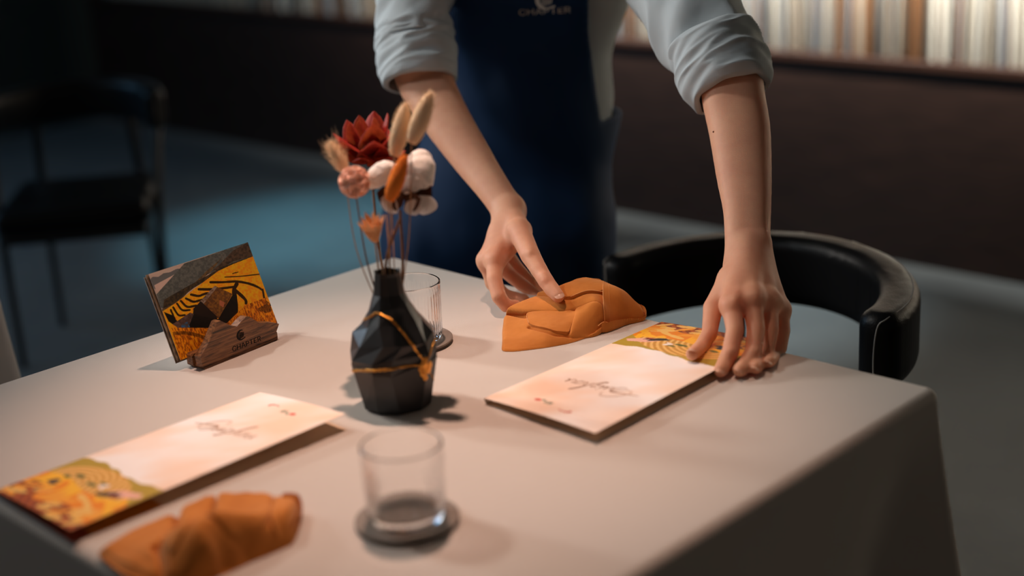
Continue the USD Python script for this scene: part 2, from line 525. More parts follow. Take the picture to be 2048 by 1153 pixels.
obj('cap_rail', rbox([11.0, 0.12, 0.03], 0.006, [-1.0, WALL_Y + 0.045, 0.61]), M['rail'], wb, smooth=False, label='brown wooden rail capping the dado')
def reed(rx, r, yy):
    bow, lean = rng.uniform(-.012, .012), rng.uniform(-.035, .035)
    zz = np.linspace(0.62, 2.5, 6)
    p = np.stack([rx + lean * (zz - .62) + bow * np.sin((zz - .62) * 2.2), yy + 0 * zz, zz], 1)
    return tube(p, r * np.linspace(1.0, 0.75, 6), 6)


n_reed = 0
rest = []
x = -5.4
while x < 0.9:
    r = rng.choice([0.0035, 0.0045, 0.006, 0.0085], p=[.3, .3, .25, .15]) * rng.uniform(0.9, 1.15)
    if -4.15 < x < 0.22 and n_reed < 298:
        obj('reed_stalk', reed(x, r, WALL_Y + rng.uniform(0.005, 0.03)), REED[rng.choice(5, p=[0.26, 0.22, 0.18, 0.22, 0.12])], wb, smooth=True)
        n_reed += 1
    else:
        rest.append(reed(x, r, WALL_Y + .03))
    x += 0.0148 * rng.uniform(.75, 1.25)
for mt in range(5):
    behind = [reed(rng.uniform(-5.4, .9), rng.choice([.003, .004, .006]), WALL_Y + rng.uniform(.035, .07)) for _ in range((120, 120, 60, 130, 150)[mt])]
    obj('reed_layer', cat(behind + (rest if mt == 0 else [])), REED[mt], wb, smooth=True, kind='stuff')

# ------------------------------------------------------------------ table and cloth
HX, HY = 0.45, 0.402
tb = thing('dining_table', 'square dining table under the pale tablecloth', 'table', (0, 0, 0))
obj('table_top', rbox([2 * HX - .014, 2 * HY - .014, 0.028], 0.004, (0, 0, TABLE - 0.0165)), M['table_wood'], tb)
obj('column', lathe([(0.0, 0.03), (0.04, 0.03), (0.035, 0.35), (0.045, 0.70), (0.12, 0.719), (0, 0.719)], 24), M['black_metal'], tb)
obj('foot_plate', lathe([(0.0, 0.0), (0.27, 0.0), (0.27, 0.012), (0.05, 0.034), (0, 0.034)], 40), M['black_metal'], tb)


def drape(hx, hy, top, drop, seed, flare=0.055):
    """A cloth over a rectangular top, its corners falling in cone folds."""
    rc, nr = 0.016, []
    per, nor, us, dg = [], [], [], []
    q = 26
    for cx, cy, a0 in ((1, 1, 0), (-1, 1, 90), (-1, -1, 180), (1, -1, 270)):
        for k in range(q):
            a = math.radians(a0 + 90 * k / (q - 1))
            per.append([cx * (hx - rc) + rc * math.cos(a), cy * (hy - rc) + rc * math.sin(a)])
            nor.append([math.cos(a), math.sin(a)])
            us.append((k / (q - 1) - 0.5) * 0.05)
            dg.append([cx * .7071, cy * .7071])
        nx_, ny_ = [(-1, 1), (-1, -1), (1, -1), (1, 1)][[0, 90, 180, 270].index(a0)]
        A = np.array(per[-1])
        B = np.array([nx_ * (hx - (rc if a0 in (0, 180) else 0)), ny_ * (hy - (0 if a0 in (0, 180) else rc))])
        L = np.linalg.norm(B - A)
        m = 60
        for k in range(1, m):
            t = k / m
            per.append(A + (B - A) * t)
            nor.append([math.cos(math.radians(a0 + 90)), math.sin(math.radians(a0 + 90))])
            d = t * L
            if d < L / 2:
                us.append(0.025 + d)
                dg.append([cx * .7071, cy * .7071])
            else:
                us.append(-(0.025 + L - d))
                dg.append([nx_ * .7071, ny_ * .7071])
    per, nor, us, dg = map(np.array, (per, nor, us, dg))
    s_along = np.cumsum(np.r_[0, np.linalg.norm(np.diff(per, axis=0), axis=1)])
    R = 0.013
    rows = []
    for a in np.linspace(0, 90, 7):
        off = -R + R * math.sin(math.radians(a))
        rows.append(np.column_stack([per + nor * off, np.full(len(per), top - R + R * math.cos(math.radians(a)))]))
    for s in np.linspace(0, 1, 22)[1:]:
        w = 0.022 + 0.055 * s
        bulge = flare * s ** 1.1 * np.exp(-(us / w) ** 2)
        pinch = 0.045 * s * np.exp(-((np.abs(us) - 0.075 - 0.09 * s) / (0.05 + 0.03 * s)) ** 2)
        wav = 0.008 * s * np.sin(s_along * 17 + seed) + 0.012 * s
        xy = per + dg * bulge[:, None] + nor * (wav - pinch)[:, None]
        rows.append(np.column_stack([xy, np.full(len(per), top - R - (drop - R) * s + 0.0 * us)]))
    rows = np.array(rows)
    outer = rings(rows, caps=False)
    inner_rows = rows[6:].copy()
    inner_rows[:, :, :2] -= nor * 0.0012
    inn = rings(inner_rows[::-1], caps=False)
    n = len(per)
    # the flat top as a grid fan towards the middle
    tops = []
    for t in np.linspace(1, 0, 14)[:-1]:
        c = rows[0].copy()
        c[:, :2] *= t
        tops.append(c)
    tp = rings(np.array(tops[::-1]), caps=False)
    cap = trimesh.Trimesh(np.vstack([tops[-1], [[0, 0, top]]]), [[n, k, (k + 1) % n] for k in range(n)], process=False)
    m = cat([outer, inn, tp, cap])
    m.merge_vertices()
    m.fix_normals()
    if m.vertices[m.faces[np.argmax(m.triangles_center[:, 2])]][:, 2].mean() > 0 and m.face_normals[np.argmax(m.triangles_center[:, 2])][2] < 0:
        m.invert()
    return m


single('tablecloth', drape(HX, HY, TABLE, 0.42, 0.4), M['cloth'], 'pale linen tablecloth draped over the square table with folded corners', 'tablecloth', smooth=50, loc=(0, 0, TABLE))

N2 = V(-0.782 - HX, -0.055 - HY, 0)
dup(tb, 'neighbouring dining table past the left edge, under its own pale cloth', N2)
c2 = drape(HX, HY, TABLE, 0.42, 2.1, 0.03)
c2.apply_translation(N2)
single('tablecloth', c2, M['cloth'], 'pale tablecloth on the neighbouring table, only a corner showing at the far left edge', 'tablecloth', smooth=50, loc=N2 + V(0, 0, TABLE))

# ------------------------------------------------------------------ glasses on coasters
def glass_mesh(loc, H=0.0735, R=0.0380):
    def flute(r, z, ang):
        a = np.clip((z - 0.006) / 0.004, 0, 1) * np.clip((H - 0.010 - z) / 0.004, 0, 1)
        return r * (1 + 0.020 * a * (np.abs(np.cos(ang * 22)) - 0.5)) if r > R * 0.9 else r
    out = [(0.0, 0.0), (R * .80, 0.0), (R * .90, 0.0012), (R * .945, 0.005)]
    out += [(R * (.95 + .05 * t), 0.007 + (H - .0095) * t) for t in np.linspace(0, 1, 26)]
    out += [(R * 0.995, H - .0008), (R - 0.0011, H), (R - 0.0020, H - .0008)]
    Ri = R - 0.0021
    out += [(Ri * (.97 + .03 * t), 0.010 + (H - .0125) * t) for t in np.linspace(1, 0, 16)]
    out += [(Ri * .90, 0.0082), (Ri * .6, 0.0076), (0.0, 0.0075)]
    g = lathe(out, 264, flute)
    g.apply_translation(loc)
    return g


def coaster(loc, label):
    c = thing('coaster', label, 'coaster', loc, group=None)
    loc = np.asarray(loc)
    top = lathe([(0, .0032), (.0478, .0032), (.0485, .0038), (.0485, .0056), (.0478, .0062), (0, .0062)], 72)
    low = lathe([(0, 0), (.0472, 0), (.0478, .0006), (.0478, .0026), (.0470, .0031), (0, .0031)], 72)
    top.apply_translation(loc)
    low.apply_translation(loc)
    obj('top_disc', top, M['coaster'], c)
    obj('bottom_disc', low, M['coaster_edge'], c)


for gp, where, where2 in ((V(0.2231, -0.1776, 0.7500), 'clear ribbed tumbler nearest the camera, on the front coaster', 'round grey coaster under the tumbler nearest the camera'),
                          (V(-0.1347, 0.1574, 0.7500), 'clear ribbed tumbler half hidden behind the black vase', 'round grey coaster under the tumbler behind the vase')):
    coaster(gp, where2)
    g = single('drinking_glass', glass_mesh(gp + [0, 0, 0.0064]), M['glass'], where, 'glass', smooth=40, loc=gp + [0, 0, 0.0064])

# ------------------------------------------------------------------ the faceted vase
VB = V(-0.0035, 0.0133, 0.7500)
VA = math.atan2(CAM[1] - VB[1], CAM[0] - VB[0])          # the bearing of the vase's photographed side
prof = [(0.0370, 0.0), (0.0400, 0.0035), (0.0500, 0.0545), (0.0500, 0.0660), (0.0455, 0.0800), (0.0335, 0.0980), (0.0240, 0.1130), (0.0178, 0.1300), (0.0150, 0.1500), (0.0152, 0.1540)]
rv = np.random.default_rng(12)
nf = 10
rows = []
a_j = rv.uniform(-.10, .10, nf)
for k, (r, z) in enumerate(prof):
    ang = np.arange(nf) * 2 * np.pi / nf + a_j + rv.uniform(-.09, .09, nf) * (0 < k < 7) + (.22 if k in (4, 5) else .1 if k in (3, 6) else 0)
    rr = r * (1 + rv.uniform(-.035, .035, nf) * (k > 0))
    zz = z + rv.uniform(-.005, .005, nf) * (2 <= k <= 6) + rv.uniform(-.0015, .0015, nf) * (k == 9)
    rows.append(np.stack([rr * np.cos(ang + VA), rr * np.sin(ang + VA), zz], -1))
for r, z in ((0.0122, 0.1535), (0.0118, 0.120), (0.02, 0.09), (0.02, 0.03)):
    ang = np.arange(nf) * 2 * np.pi / nf
    rows.append(np.stack([r * np.cos(ang + VA), r * np.sin(ang + VA), np.full(nf, z)], -1))
vase = rings(np.array(rows), True)
vase.apply_translation(VB)
vs = thing('flower_vase', 'black faceted clay vase with gold repaired seams in the table middle', 'vase', VB)
obj('body', vase, M['vase'], vs, smooth=False)


def on_vase(path, n, r):
    """A gold seam along (bearing from the photographed side in degrees, height) points, lying on the facets."""
    p = spline(path, n)
    a = VA + np.radians(p[:, 0])
    o = VB + np.stack([.1 * np.cos(a), .1 * np.sin(a), p[:, 1]], 1)
    d = VB + np.stack([0 * a, 0 * a, p[:, 1]], 1) - o
    h, _ = hit(vase, o, d / np.linalg.norm(d, axis=1, keepdims=True))
    h = h[~np.isnan(h[:, 0])]
    w = r * (1 + 0.35 * rv.uniform(-1, 1, len(h)))
    return tube(h, w, 7)


obj('gold_seam', on_vase([(-150, .036), (-95, .043), (-60, .0515), (-30, .0570), (0, .0595), (25, .0580), (40, .0555)], 90, 0.0016), M['gold'], vs, label='gold seam round the widest part')
obj('gold_seam', on_vase([(-95, .100), (-62, .107), (-38, .1135), (-15, .1115), (3, .1065), (18, .095), (27, .083), (36, .070), (43, .058)], 70, 0.0014), M['gold'], vs, label='gold seam running down from the neck')
obj('gold_seam', on_vase([(43, .059), (58, .068), (75, .074), (100, .078)], 24, 0.0010), M['gold'], vs)
obj('gold_seam', on_vase([(46, .050), (58, .038), (66, .030)], 16, 0.0007), M['gold'], vs)
blob = []
for a, z, r in ((41, .056, .0056), (45, .050, .0060), (40, .046, .0048), (49, .054, .0046), (43, .040, .0036), (37, .052, .0042), (44, .060, .004)):
    b = on_vase([(a, z), (a + .1, z)], 2, 0.001).vertices.mean(0)
    s = trimesh.creation.icosphere(2, 1.0)
    nrm = np.array([math.cos(VA + math.radians(a)), math.sin(VA + math.radians(a)), 0.1])
    sv = s.vertices * r
    sv -= np.outer(sv @ nrm, nrm) * 0.7
    blob.append(trimesh.Trimesh(sv + b, s.faces, process=False))
obj('gold_drop', cat(blob), M['gold'], vs, smooth=True, label='gold drop where the seams meet')


# ------------------------------------------------------------------ menu cards
def menu_paint(s, v, seed=3):
    """The printed front of a menu: s across (reader's left to right), v up."""
    c = np.zeros(s.shape + (3,))
    n1 = np.clip((meshkit.fbm(np.stack([s * 1.2 + v * 2.5, v * 4.5 - s * 2.4, 0 * s + seed], -1), 3)[..., None] - .38) * 2.6, 0, 1)
    c[:] = np.array([1.0, 0.965, 0.945]) * (1 - n1) + np.array([1.0, 0.86, 0.76]) * n1
    edge = 0.305 + 0.012 * np.sin(s * 7.0) + 0.004 * np.sin(s * 31)
    pic = v < edge
    olive = np.array([0.72, 0.60, 0.20])
    c[pic] = olive
    n2 = meshkit.fbm(np.stack([s * 6, v * 9, 0 * s + 9], -1), 3)
    field = v < 0.245 - 0.30 * (s - 0.5) ** 2 + 0.02 * np.sin(9 * s)
    f = np.where((n2 > 0.52)[..., None], [1.0, 0.74, 0.16], [0.96, 0.56, 0.08])
    c[pic & field] = f[pic & field]
    d = np.hypot((s - 0.46) / 0.43, (v - 0.19) / 0.105)
    hill = (d < 1) & (v > 0.175 + 0.015 * np.sin(8 * s))
    band = (np.sin(np.hypot((s - 0.33) * 1.0, (v - 0.15) * 2.4) * 130) > 0.1)
    c[pic & hill] = np.where(band[..., None], [0.95, 0.76, 0.44], [0.82, 0.58, 0.22])[pic & hill]
    low = v < 0.060 + 0.04 * (s < 0.30) + 0.02 * np.sin(12 * s)
    stalk = np.sin((s * 70 + v * 150) + 3 * n2) > 0.2
    c[pic & low] = np.where(stalk[..., None], [0.74, 0.36, 0.08], [0.55, 0.23, 0.06])[pic & low]
    r = np.random.default_rng(seed)
    for k in range(26):                                               # wheat ears
        a, b = r.uniform(.0, 1), r.uniform(.0, .14)
        t = r.uniform(-.5, .9)
        L = r.uniform(.06, .12)
        q = (s - a) * math.cos(t) * 0.5 + (v - b) * math.sin(t)
        w = -(s - a) * math.sin(t) * 0.5 + (v - b) * math.cos(t)
        ear = (np.abs(w) < 0.012 * np.sqrt(np.clip(1 - (q / L * 2) ** 2, 0, 1))) & (np.abs(q) < L / 2)
        c[ear] = [[0.96, 0.76, 0.40], [0.98, 0.66, 0.20]][k % 2]
    for a, b, rx, ry in ((.30, .215, .05, .010), (.50, .20, .06, .008), (.22, .19, .04, .008), (.56, .225, .04, .006)):
        c[((s - a) / rx) ** 2 + ((v - b) / ry) ** 2 < 1] = [0.36, 0.40, 0.18]
    c[inside([(.70, .20), (.78, .235), (.93, .255), (.97, .235), (.88, .205), (.80, .19)], s, v)] = [0.95, 0.72, 0.64]
    c[inside([(.64, .175), (.72, .20), (.80, .225), (.79, .205), (.86, .215), (.80, .19), (.70, .165)], s, v)] = [0.16, 0.14, 0.14]
    c[inside([(.76, .185), (.80, .20), (.86, .20), (.82, .185)], s, v)] = [0.66, 0.24, 0.16]
    c[inside([(.56, .205), (.60, .23), (.64, .228), (.62, .21), (.645, .195), (.60, .20)], s, v)] = [0.97, 0.92, 0.88]
    c[inside([(.16, .135), (.20, .165), (.26, .16), (.24, .145), (.29, .14), (.24, .125), (.20, .13)], s, v)] = [0.13, 0.14, 0.22]
    # the small emblems at the head
    c[(np.hypot((s - .385) / .055, (v - .925) / .012) < 1) & (np.hypot((s - .40) / .045, (v - .921) / .010) > 1)] = [0.80, 0.36, 0.26]
    c[np.hypot((s - .665) / .030, (v - .905) / .009) < 1] = [0.86, 0.30, 0.22]
    c[np.hypot((s - .625) / .016, (v - .897) / .006) < 1] = [0.45, 0.50, 0.38]
    c[(np.hypot((s - .565) / .040, (v - .907) / .012) < 1) & (np.sin(s * 260) > -0.2)] = [0.40, 0.46, 0.36]
    return lin(c)


GL = {'G': ([(1.05, .72), (.85, 1.1), (.35, .95), (.0, .35), (.15, -.02), (.6, .1), (.85, .5), (.45, .46), (-.5, .30), (.95, .42), (.8, -.15), (.5, -.2)], .95),
      'u': ([(0, .42), (.0, .08), (.2, .0), (.36, .40), (.36, .06), (.5, .06)], .5),
      'i': ([(0, .05), (.1, .42), (.1, .06), (.25, .06)], .25),
      'z': ([(0, .38), (.30, .42), (.04, .04), (.28, .02), (.20, -.35), (.02, -.38), (.4, .08)], .42),
      'h': ([(0, .1), (.32, .95), (.40, 1.15), (.18, .9), (.04, .0), (.12, .36), (.28, .40), (.30, .04), (.45, .06)], .45),
      'o': ([(.28, .40), (.05, .34), (.04, .06), (.26, .02), (.36, .28), (.24, .40), (.48, .34)], .48)}


def menu_card(label, cover, page, flip):
    """cover and page: four corners, reader's lower left, lower right, upper right, upper left."""
    base = (page[0] + page[2]) / 2
    t = thing('menu_card', label, 'menu', (base[0], base[1], TABLE), group=None)

    def grid(cn, n, m, bow=0.0):
        s, v = np.meshgrid(np.linspace(0, 1, n), np.linspace(0, 1, m), indexing='ij')
        a, b, c, d = [q[None, None] for q in cn]
        S, Vv = s[..., None], v[..., None]
        P = a * (1 - S) * (1 - Vv) + b * S * (1 - Vv) + c * S * Vv + d * (1 - S) * Vv
        P[..., 2] += bow * np.sin(np.pi * s)
        return s, v, P
    s, v, P = grid(cover, 150, 290, 0.0015)
    vv, f, edge = sheet(P, 0.00045)
    col = menu_paint(s, v).reshape(-1, 3)
    plain = np.tile(lin([0.93, 0.86, 0.78]), (len(col), 1))
    obj('front_cover', (vv, f), M['print'], t, smooth=False, paint=np.vstack([col, plain, plain[edge], plain[edge]]), label='printed front cover')
    s2, v2, P2 = grid(page, 60, 120)
    vv, f, edge = sheet(P2, 0.00040)
    c2 = np.where((v2 < 0.30)[..., None], lin([0.80, 0.50, 0.12]), lin([0.93, 0.83, 0.72])).reshape(-1, 3)
    c2[(v2 < .06).ravel()] = lin([0.62, 0.22, 0.06])
    obj('back_page', (vv, f), M['print'], t, smooth=False, paint=np.vstack([c2, c2 * .9, c2[edge], c2[edge]]))
    # the spine joins them
    k0, k1 = (0, 3) if not flip else (1, 2)
    sp = []
    for q in np.linspace(0, 1, 5):
        row = []
        for w in np.linspace(0, 1, 20):
            a = cover[k0] * (1 - w) + cover[k1] * w
            b = page[k0] * (1 - w) + page[k1] * w
            o = (cover[k0] - cover[1 - k0 if k0 < 2 else 0])
            o = o / np.linalg.norm(o)
            row.append(a * (1 - q) + b * q + o * 0.0008 * math.sin(math.pi * q))
        sp.append(row)
    vv, f, _ = sheet(np.array(sp), 0.0003)
    obj('spine', (vv, f), M['card_back'], t, smooth=False)
    # the handwritten title, a thin line of ink on the cover
    a, b, c, d = cover
    ex, ey = (b - a) / np.linalg.norm(b - a), (d - a) / np.linalg.norm(d - a)
    ez = np.cross(ex, ey)
    wid, hei = np.linalg.norm(b - a), np.linalg.norm(d - a)

    def on_cover(x, y):
        s_, v_ = (0.21 + x / wid)[:, None], (0.665 + y / hei)[:, None]
        q_ = base_a * (1 - s_) * (1 - v_) + b * s_ * (1 - v_) + c * s_ * v_ + d * (1 - s_) * v_
        return q_ + UPZ * (.0002 + .0015 * np.sin(np.pi * s_))

    base_a, UPZ = a, V(0, 0, 1.0)
    pen, parts = 0.0, []
    sc = 0.0245
    for ch in 'Guizhou':
        st, adv = GL[ch]
        q = spline(st, 40)
        q = np.column_stack([q[:, 0] + pen + 0.15 * q[:, 1], q[:, 1]])
        pen += adv
        x2, y2 = q[:, 0] * sc, q[:, 1] * sc + q[:, 0] * sc * 0.10
        parts.append(tube(on_cover(x2, y2), 0.00034, 5))
        if ch == 'i':
            parts.append(trimesh.creation.icosphere(1, 0.0006).apply_translation(on_cover(np.array([(pen - .1) * sc]), np.array([sc * .75]))[0]))
    obj('handwritten_title', cat(parts), M['ink'], t, smooth=True)
    return t


menu_card('folded menu nearest the left table corner, its cover standing slightly open',
          [V(-0.1441, -0.3957, 0.7580), V(0.0061, -0.3984, 0.7630), V(0.0073, -0.0705, 0.7680), V(-0.1432, -0.0720, 0.7570)],
          [V(-0.1548, -0.3905, 0.7506), V(0.0063, -0.3980, 0.7506), V(0.0099, -0.0719, 0.7506), V(-0.1514, -0.0660, 0.7506)], False)
menu_card('folded menu under the fingers of the hand at the table edge',
          [V(0.2340, 0.3860, 0.7610), V(0.0745, 0.3860, 0.7540), V(0.0779, 0.0684, 0.7570), V(0.2463, 0.0610, 0.7620)],
          [V(0.2360, 0.3860, 0.7506), V(0.0750, 0.3860, 0.7506), V(0.0797, 0.0693, 0.7506), V(0.2426, 0.0669, 0.7506)], True)

# ------------------------------------------------------------------ card holder and postcards
HA, HB = V(-0.2737, -0.0592, 0.7500), V(-0.2855, 0.0613, 0.7500)
hd = (HB - HA) / np.linalg.norm(HB - HA)
hn = np.cross(hd, [0, 0, 1.0])
hl = np.linalg.norm(HB - HA)
front = [(0.002, 0), (-.001, 0.004), (-.003, .018), (.012, .031), (.029, .0525), (.034, .053), (.048, .0425), (.058, .038), (.066, .0425), (.074, .0455), (.079, .0445), (.094, .0315), (.106, .0285), (.119, .0240), (.126, .0205), (hl - .001, .0120), (hl, .0105), (hl, .002), (hl - .002, 0)]
ch = thing('card_holder', 'carved wooden card holder with a mountain ridge outline at the table left', 'card holder', HA)


def upright(poly, depth, back):
    m = prism(poly, depth)
    T = np.eye(4)
    T[:3, 0], T[:3, 1], T[:3, 2], T[:3, 3] = hd, [0, 0, 1], np.cross(hd, [0, 0, 1]), HA + hn * back
    return m.apply_transform(T)


plate = upright(front, 0.011, -0.011)
rear = upright([(0.002, 0), (-.003, .004), (-.003, .016), (0, .018), (hl - .008, .0165), (hl, .0105), (hl, .002), (hl - .002, 0)], 0.011, -0.0265)
bottom = upright([(0.003, 0.0), (0.0, .003), (0, .005), (hl, .005), (hl, .003), (hl - .003, 0.0)], 0.0265, -0.0265)
obj('front_plate', plate, M['walnut'], ch, smooth=False)
obj('rear_ledge', rear, M['walnut'], ch, smooth=False)
obj('base', bottom, M['walnut'], ch, smooth=False)


def emblem(r):
    """A crescent C around fanned lines, like the mark on apron and holder, in its own plane."""
    out = []
    a = np.radians(np.linspace(60, 290, 40))
    o = np.column_stack([r * np.cos(a), r * np.sin(a)])
    i = np.column_stack([.72 * r * np.cos(a) + .16 * r, .80 * r * np.sin(a)])
    out.append(prism(np.vstack([o, i[::-1]]), 0.0004))
    for k, x in enumerate(np.linspace(-.38, .55, 6)):
        h = r * (.72 - .10 * k * .5)
        out.append(prism([(x * r - .045 * r, -h * .95), (x * r + .045 * r, -h * .95), (x * r + .20 * r, h * .8), (x * r + .12 * r, h * .85)], 0.0004))
    out.append(prism([(.1 * r, -1.0 * r), (.95 * r, -.78 * r), (.95 * r, -.62 * r), (.1 * r, -.82 * r)], 0.0004))
    return cat(out)


def place(m, o, ex, ey):
    T = np.eye(4)
    T[:3, 0], T[:3, 1], T[:3, 2], T[:3, 3] = ex, ey, np.cross(ex, ey), o
    return m.copy().apply_transform(T)


tx = meshkit.text_mesh('CHAPTER', 0.0064, 0.0004, bold=False)
tx.vertices[:, 0] *= 1.16
obj('lettering', place(tx, HA + hd * 0.046 + hn * 0.00005 + V(0, 0, .0085), hd, V(0, 0, 1.0)), M['engraved'], ch, smooth=False, label='burnt lettering CHAPTER')
obj('emblem', place(emblem(0.0068), HA + hd * 0.0625 + hn * 0.00005 + V(0, 0, .0255), hd, V(0, 0, 1.0)), M['engraved'], ch, smooth=False, label='burnt crescent emblem')

PX = np.array([(155, 325), (910, 88), (1152, 700), (390, 1003)], float)       # the picture's corners in the sketch it is drawn in


def homography(src, dst):
    A, b = [], []
    for (x, y), (u, v) in zip(src, dst):
        A += [[x, y, 1, 0, 0, 0, -u * x, -u * y], [0, 0, 0, x, y, 1, -v * x, -v * y]]
        b += [u, v]
    return np.append(np.linalg.solve(np.array(A), np.array(b)), 1).reshape(3, 3)


HM = homography([(0, 1), (1, 1), (1, 0), (0, 0)], PX)


def terrace_paint(u, v):
    """A photograph of golden rice terraces and thatched roofs below grey mountains, drawn as flat shapes."""
    w = np.stack([u, v, np.ones_like(u)], -1) @ HM.T
    x, y = w[..., 0] / w[..., 2], w[..., 1] / w[..., 2]
    n = meshkit.fbm(np.stack([x / 60, y / 60, 0 * x], -1), 4)
    n2 = meshkit.fbm(np.stack([x / 14 + 5, y / 14, 0 * x], -1), 3)
    c = np.zeros(u.shape + (3,))
    c[:] = [0.62, 0.56, 0.53]

    def fill(poly, col, col2=None):
        m = inside(poly, x, y)
        col = np.array(col)
        c[m] = col if col2 is None else (col + (np.array(col2) - col) * np.clip((n2 - .3) / .4, 0, 1)[..., None])[m]

    fill([(150, 380), (185, 345), (230, 345), (270, 318), (320, 310), (370, 285), (420, 280), (420, 340), (300, 400), (200, 440)], [.33, .34, .35])
    fill([(195, 410), (330, 340), (400, 300), (330, 380), (230, 450), (210, 450)], [.66, .58, .55])
    fill([(210, 480), (430, 245), (600, 190), (800, 120), (915, 80), (960, 200), (600, 330), (420, 450), (270, 600), (240, 580)], [.24, .26, .26], [.33, .34, .33])
    fill([(690, 260), (800, 150), (915, 85), (950, 190), (800, 230), (700, 290), (640, 300)], [.29, .23, .18], [.18, .15, .12])
    fill([(240, 600), (330, 560), (520, 380), (600, 300), (720, 200), (640, 300), (520, 400), (360, 560), (250, 620)], [.22, .19, .15], [.36, .28, .18])
    fill([(270, 520), (410, 440), (560, 360), (720, 270), (870, 215), (950, 190), (960, 240), (720, 300), (500, 430), (330, 560), (260, 590)], [.25, .20, .13], [.14, .12, .09])
    # golden fields
    fill([(250, 615), (360, 545), (500, 440), (690, 300), (800, 250), (955, 190), (1010, 320), (1155, 700), (1080, 735), (390, 1005), (330, 830)], [.80, .46, .05], [.92, .58, .07])
    # terrace shadows
    for pl, wd in (([(630, 385), (720, 385), (830, 380), (920, 395), (990, 420), (1030, 445)], 9), ([(540, 440), (640, 440), (720, 432), (810, 420)], 10), ([(740, 347), (860, 340), (1000, 325)], 4),
                   ([(800, 320), (840, 308)], 4), ([(820, 445), (860, 480), (900, 520), (905, 545)], 12), ([(480, 480), (540, 490), (600, 470), (640, 480)], 10), ([(440, 510), (500, 535), (560, 520)], 9),
                   ([(400, 530), (450, 575), (520, 565)], 9), ([(370, 550), (410, 600), (470, 600)], 8), ([(340, 580), (380, 640), (430, 640)], 8), ([(320, 600), (350, 670)], 7), ([(1030, 440), (1050, 520), (1090, 560)], 8),
                   ([(830, 400), (810, 450), (830, 560), (820, 640), (760, 690)], 16)):
        d = seg_dist(spline(pl, 30) if len(pl) > 2 else np.array(pl, float), x, y)
        c[d < wd * (0.7 + .6 * n)] = [.16, .09, .02]
    fill([(265, 615), (330, 640), (380, 700), (350, 725), (300, 690)], [.07, .05, .03])
    # huts
    fill([(500, 590), (520, 560), (690, 670), (800, 480), (830, 480), (840, 600), (760, 700), (560, 760), (380, 750), (490, 640)], [.05, .04, .03], [.09, .06, .04])
    fill([(555, 530), (665, 413), (800, 475), (695, 665), (600, 610)], [.30, .19, .11], [.45, .30, .12])
    fill([(540, 540), (660, 415), (680, 425), (570, 560)], [.50, .44, .40], [.35, .27, .22])
    fill([(495, 590), (555, 530), (690, 660), (640, 665), (500, 630)], [.12, .08, .06])
    fill([(335, 710), (470, 620), (500, 630), (450, 750), (370, 740)], [.34, .26, .24], [.22, .16, .14])
    fill([(400, 720), (450, 690), (470, 735), (400, 745)], [.15, .33, .52], [.25, .22, .22])
    fill([(700, 520), (740, 540), (730, 580), (700, 560)], [.58, .34, .24])
    # near crop rows
    near = inside([(320, 740), (640, 740), (760, 700), (900, 560), (1060, 500), (1160, 700), (1080, 740), (390, 1005)], x, y) & ~inside([(560, 740), (840, 440), (840, 600), (760, 700)], x, y)
    blades = meshkit.fbm(np.stack([x / 7 - y / 22, y / 18, 0 * x], -1), 2)
    cc = np.array([.86, .50, .06]) * (1 - np.clip((blades - .3) * 2.2, 0, 1)[..., None]) + np.array([.46, .22, .03]) * np.clip((blades - .3) * 2.2, 0, 1)[..., None]
    c[near] = cc[near]
    row = near & (np.abs(y - 805 - 25 * np.sin(x / 90) - .04 * (x - 400)) < 14) & (x < 640)
    c[row] *= 0.6
    edge = near & (x > 1000) & (n > .52)
    c[edge] *= 0.55
    return np.clip(lin(np.clip(c, 0, 1)) * np.array([1.8, 1.85, 1.8]), 0, .95)


cy, cl = -0.078, 0.377
cd = V(math.sin(cy), math.cos(cy), 0)
cn = V(math.cos(cy), -math.sin(cy), 0)
cu = -math.sin(cl) * cn + V(0, 0, math.cos(cl))
cface = math.cos(cl) * cn + V(0, 0, math.sin(cl))
C0 = V(-0.2975, -0.0750, 0.7625)
for k, (back, shift, lift, lab) in enumerate(((0, 0, 0, 'photo postcard of golden rice terraces, foremost in the wooden holder'),
                                              (.0022, -.0032, .0, 'second postcard in the wooden holder, just behind the terraces card'),
                                              (.0044, -.0050, -.002, 'rearmost postcard in the wooden holder, only its pale left edge showing'))):
    w_, h_ = 0.156, 0.1105
    o = C0 - cface * back + cd * shift + cu * lift
    t = thing('postcard', lab, 'postcard', o)
    u, v = np.meshgrid(np.linspace(0, 1, 440 if k == 0 else 60), np.linspace(0, 1, 310 if k == 0 else 44), indexing='ij')
    P = o + u[..., None] * w_ * cd + v[..., None] * h_ * cu
    vv, f, edge = sheet(P, 0.0005, down=-cface)
    if k == 0:
        col = terrace_paint(u, v).reshape(-1, 3)
    else:
        nn = meshkit.fbm(np.stack([u * 12 + k, v * 22, 0 * u], -1), 3)[..., None]
        col = lin(np.clip(np.array([.30, .24, .20]) * (1 - nn) + np.array([.72, .62, .48]) * nn, 0, 1)).reshape(-1, 3)
    white = np.tile(lin([.86, .86, .88]), (len(col), 1))
    obj('card', (vv, f), M['photo'], t, smooth=False, paint=np.vstack([col, white, white[edge], white[edge]]))

# ------------------------------------------------------------------ folded napkins
def soften(poly, times=2):
    p = np.asarray(poly, float)[:, :2]
    for _ in range(times):
        q = np.roll(p, -1, 0)
        p = np.stack([.82 * p + .18 * q, .18 * p + .82 * q], 1).reshape(-1, 2)
    return p


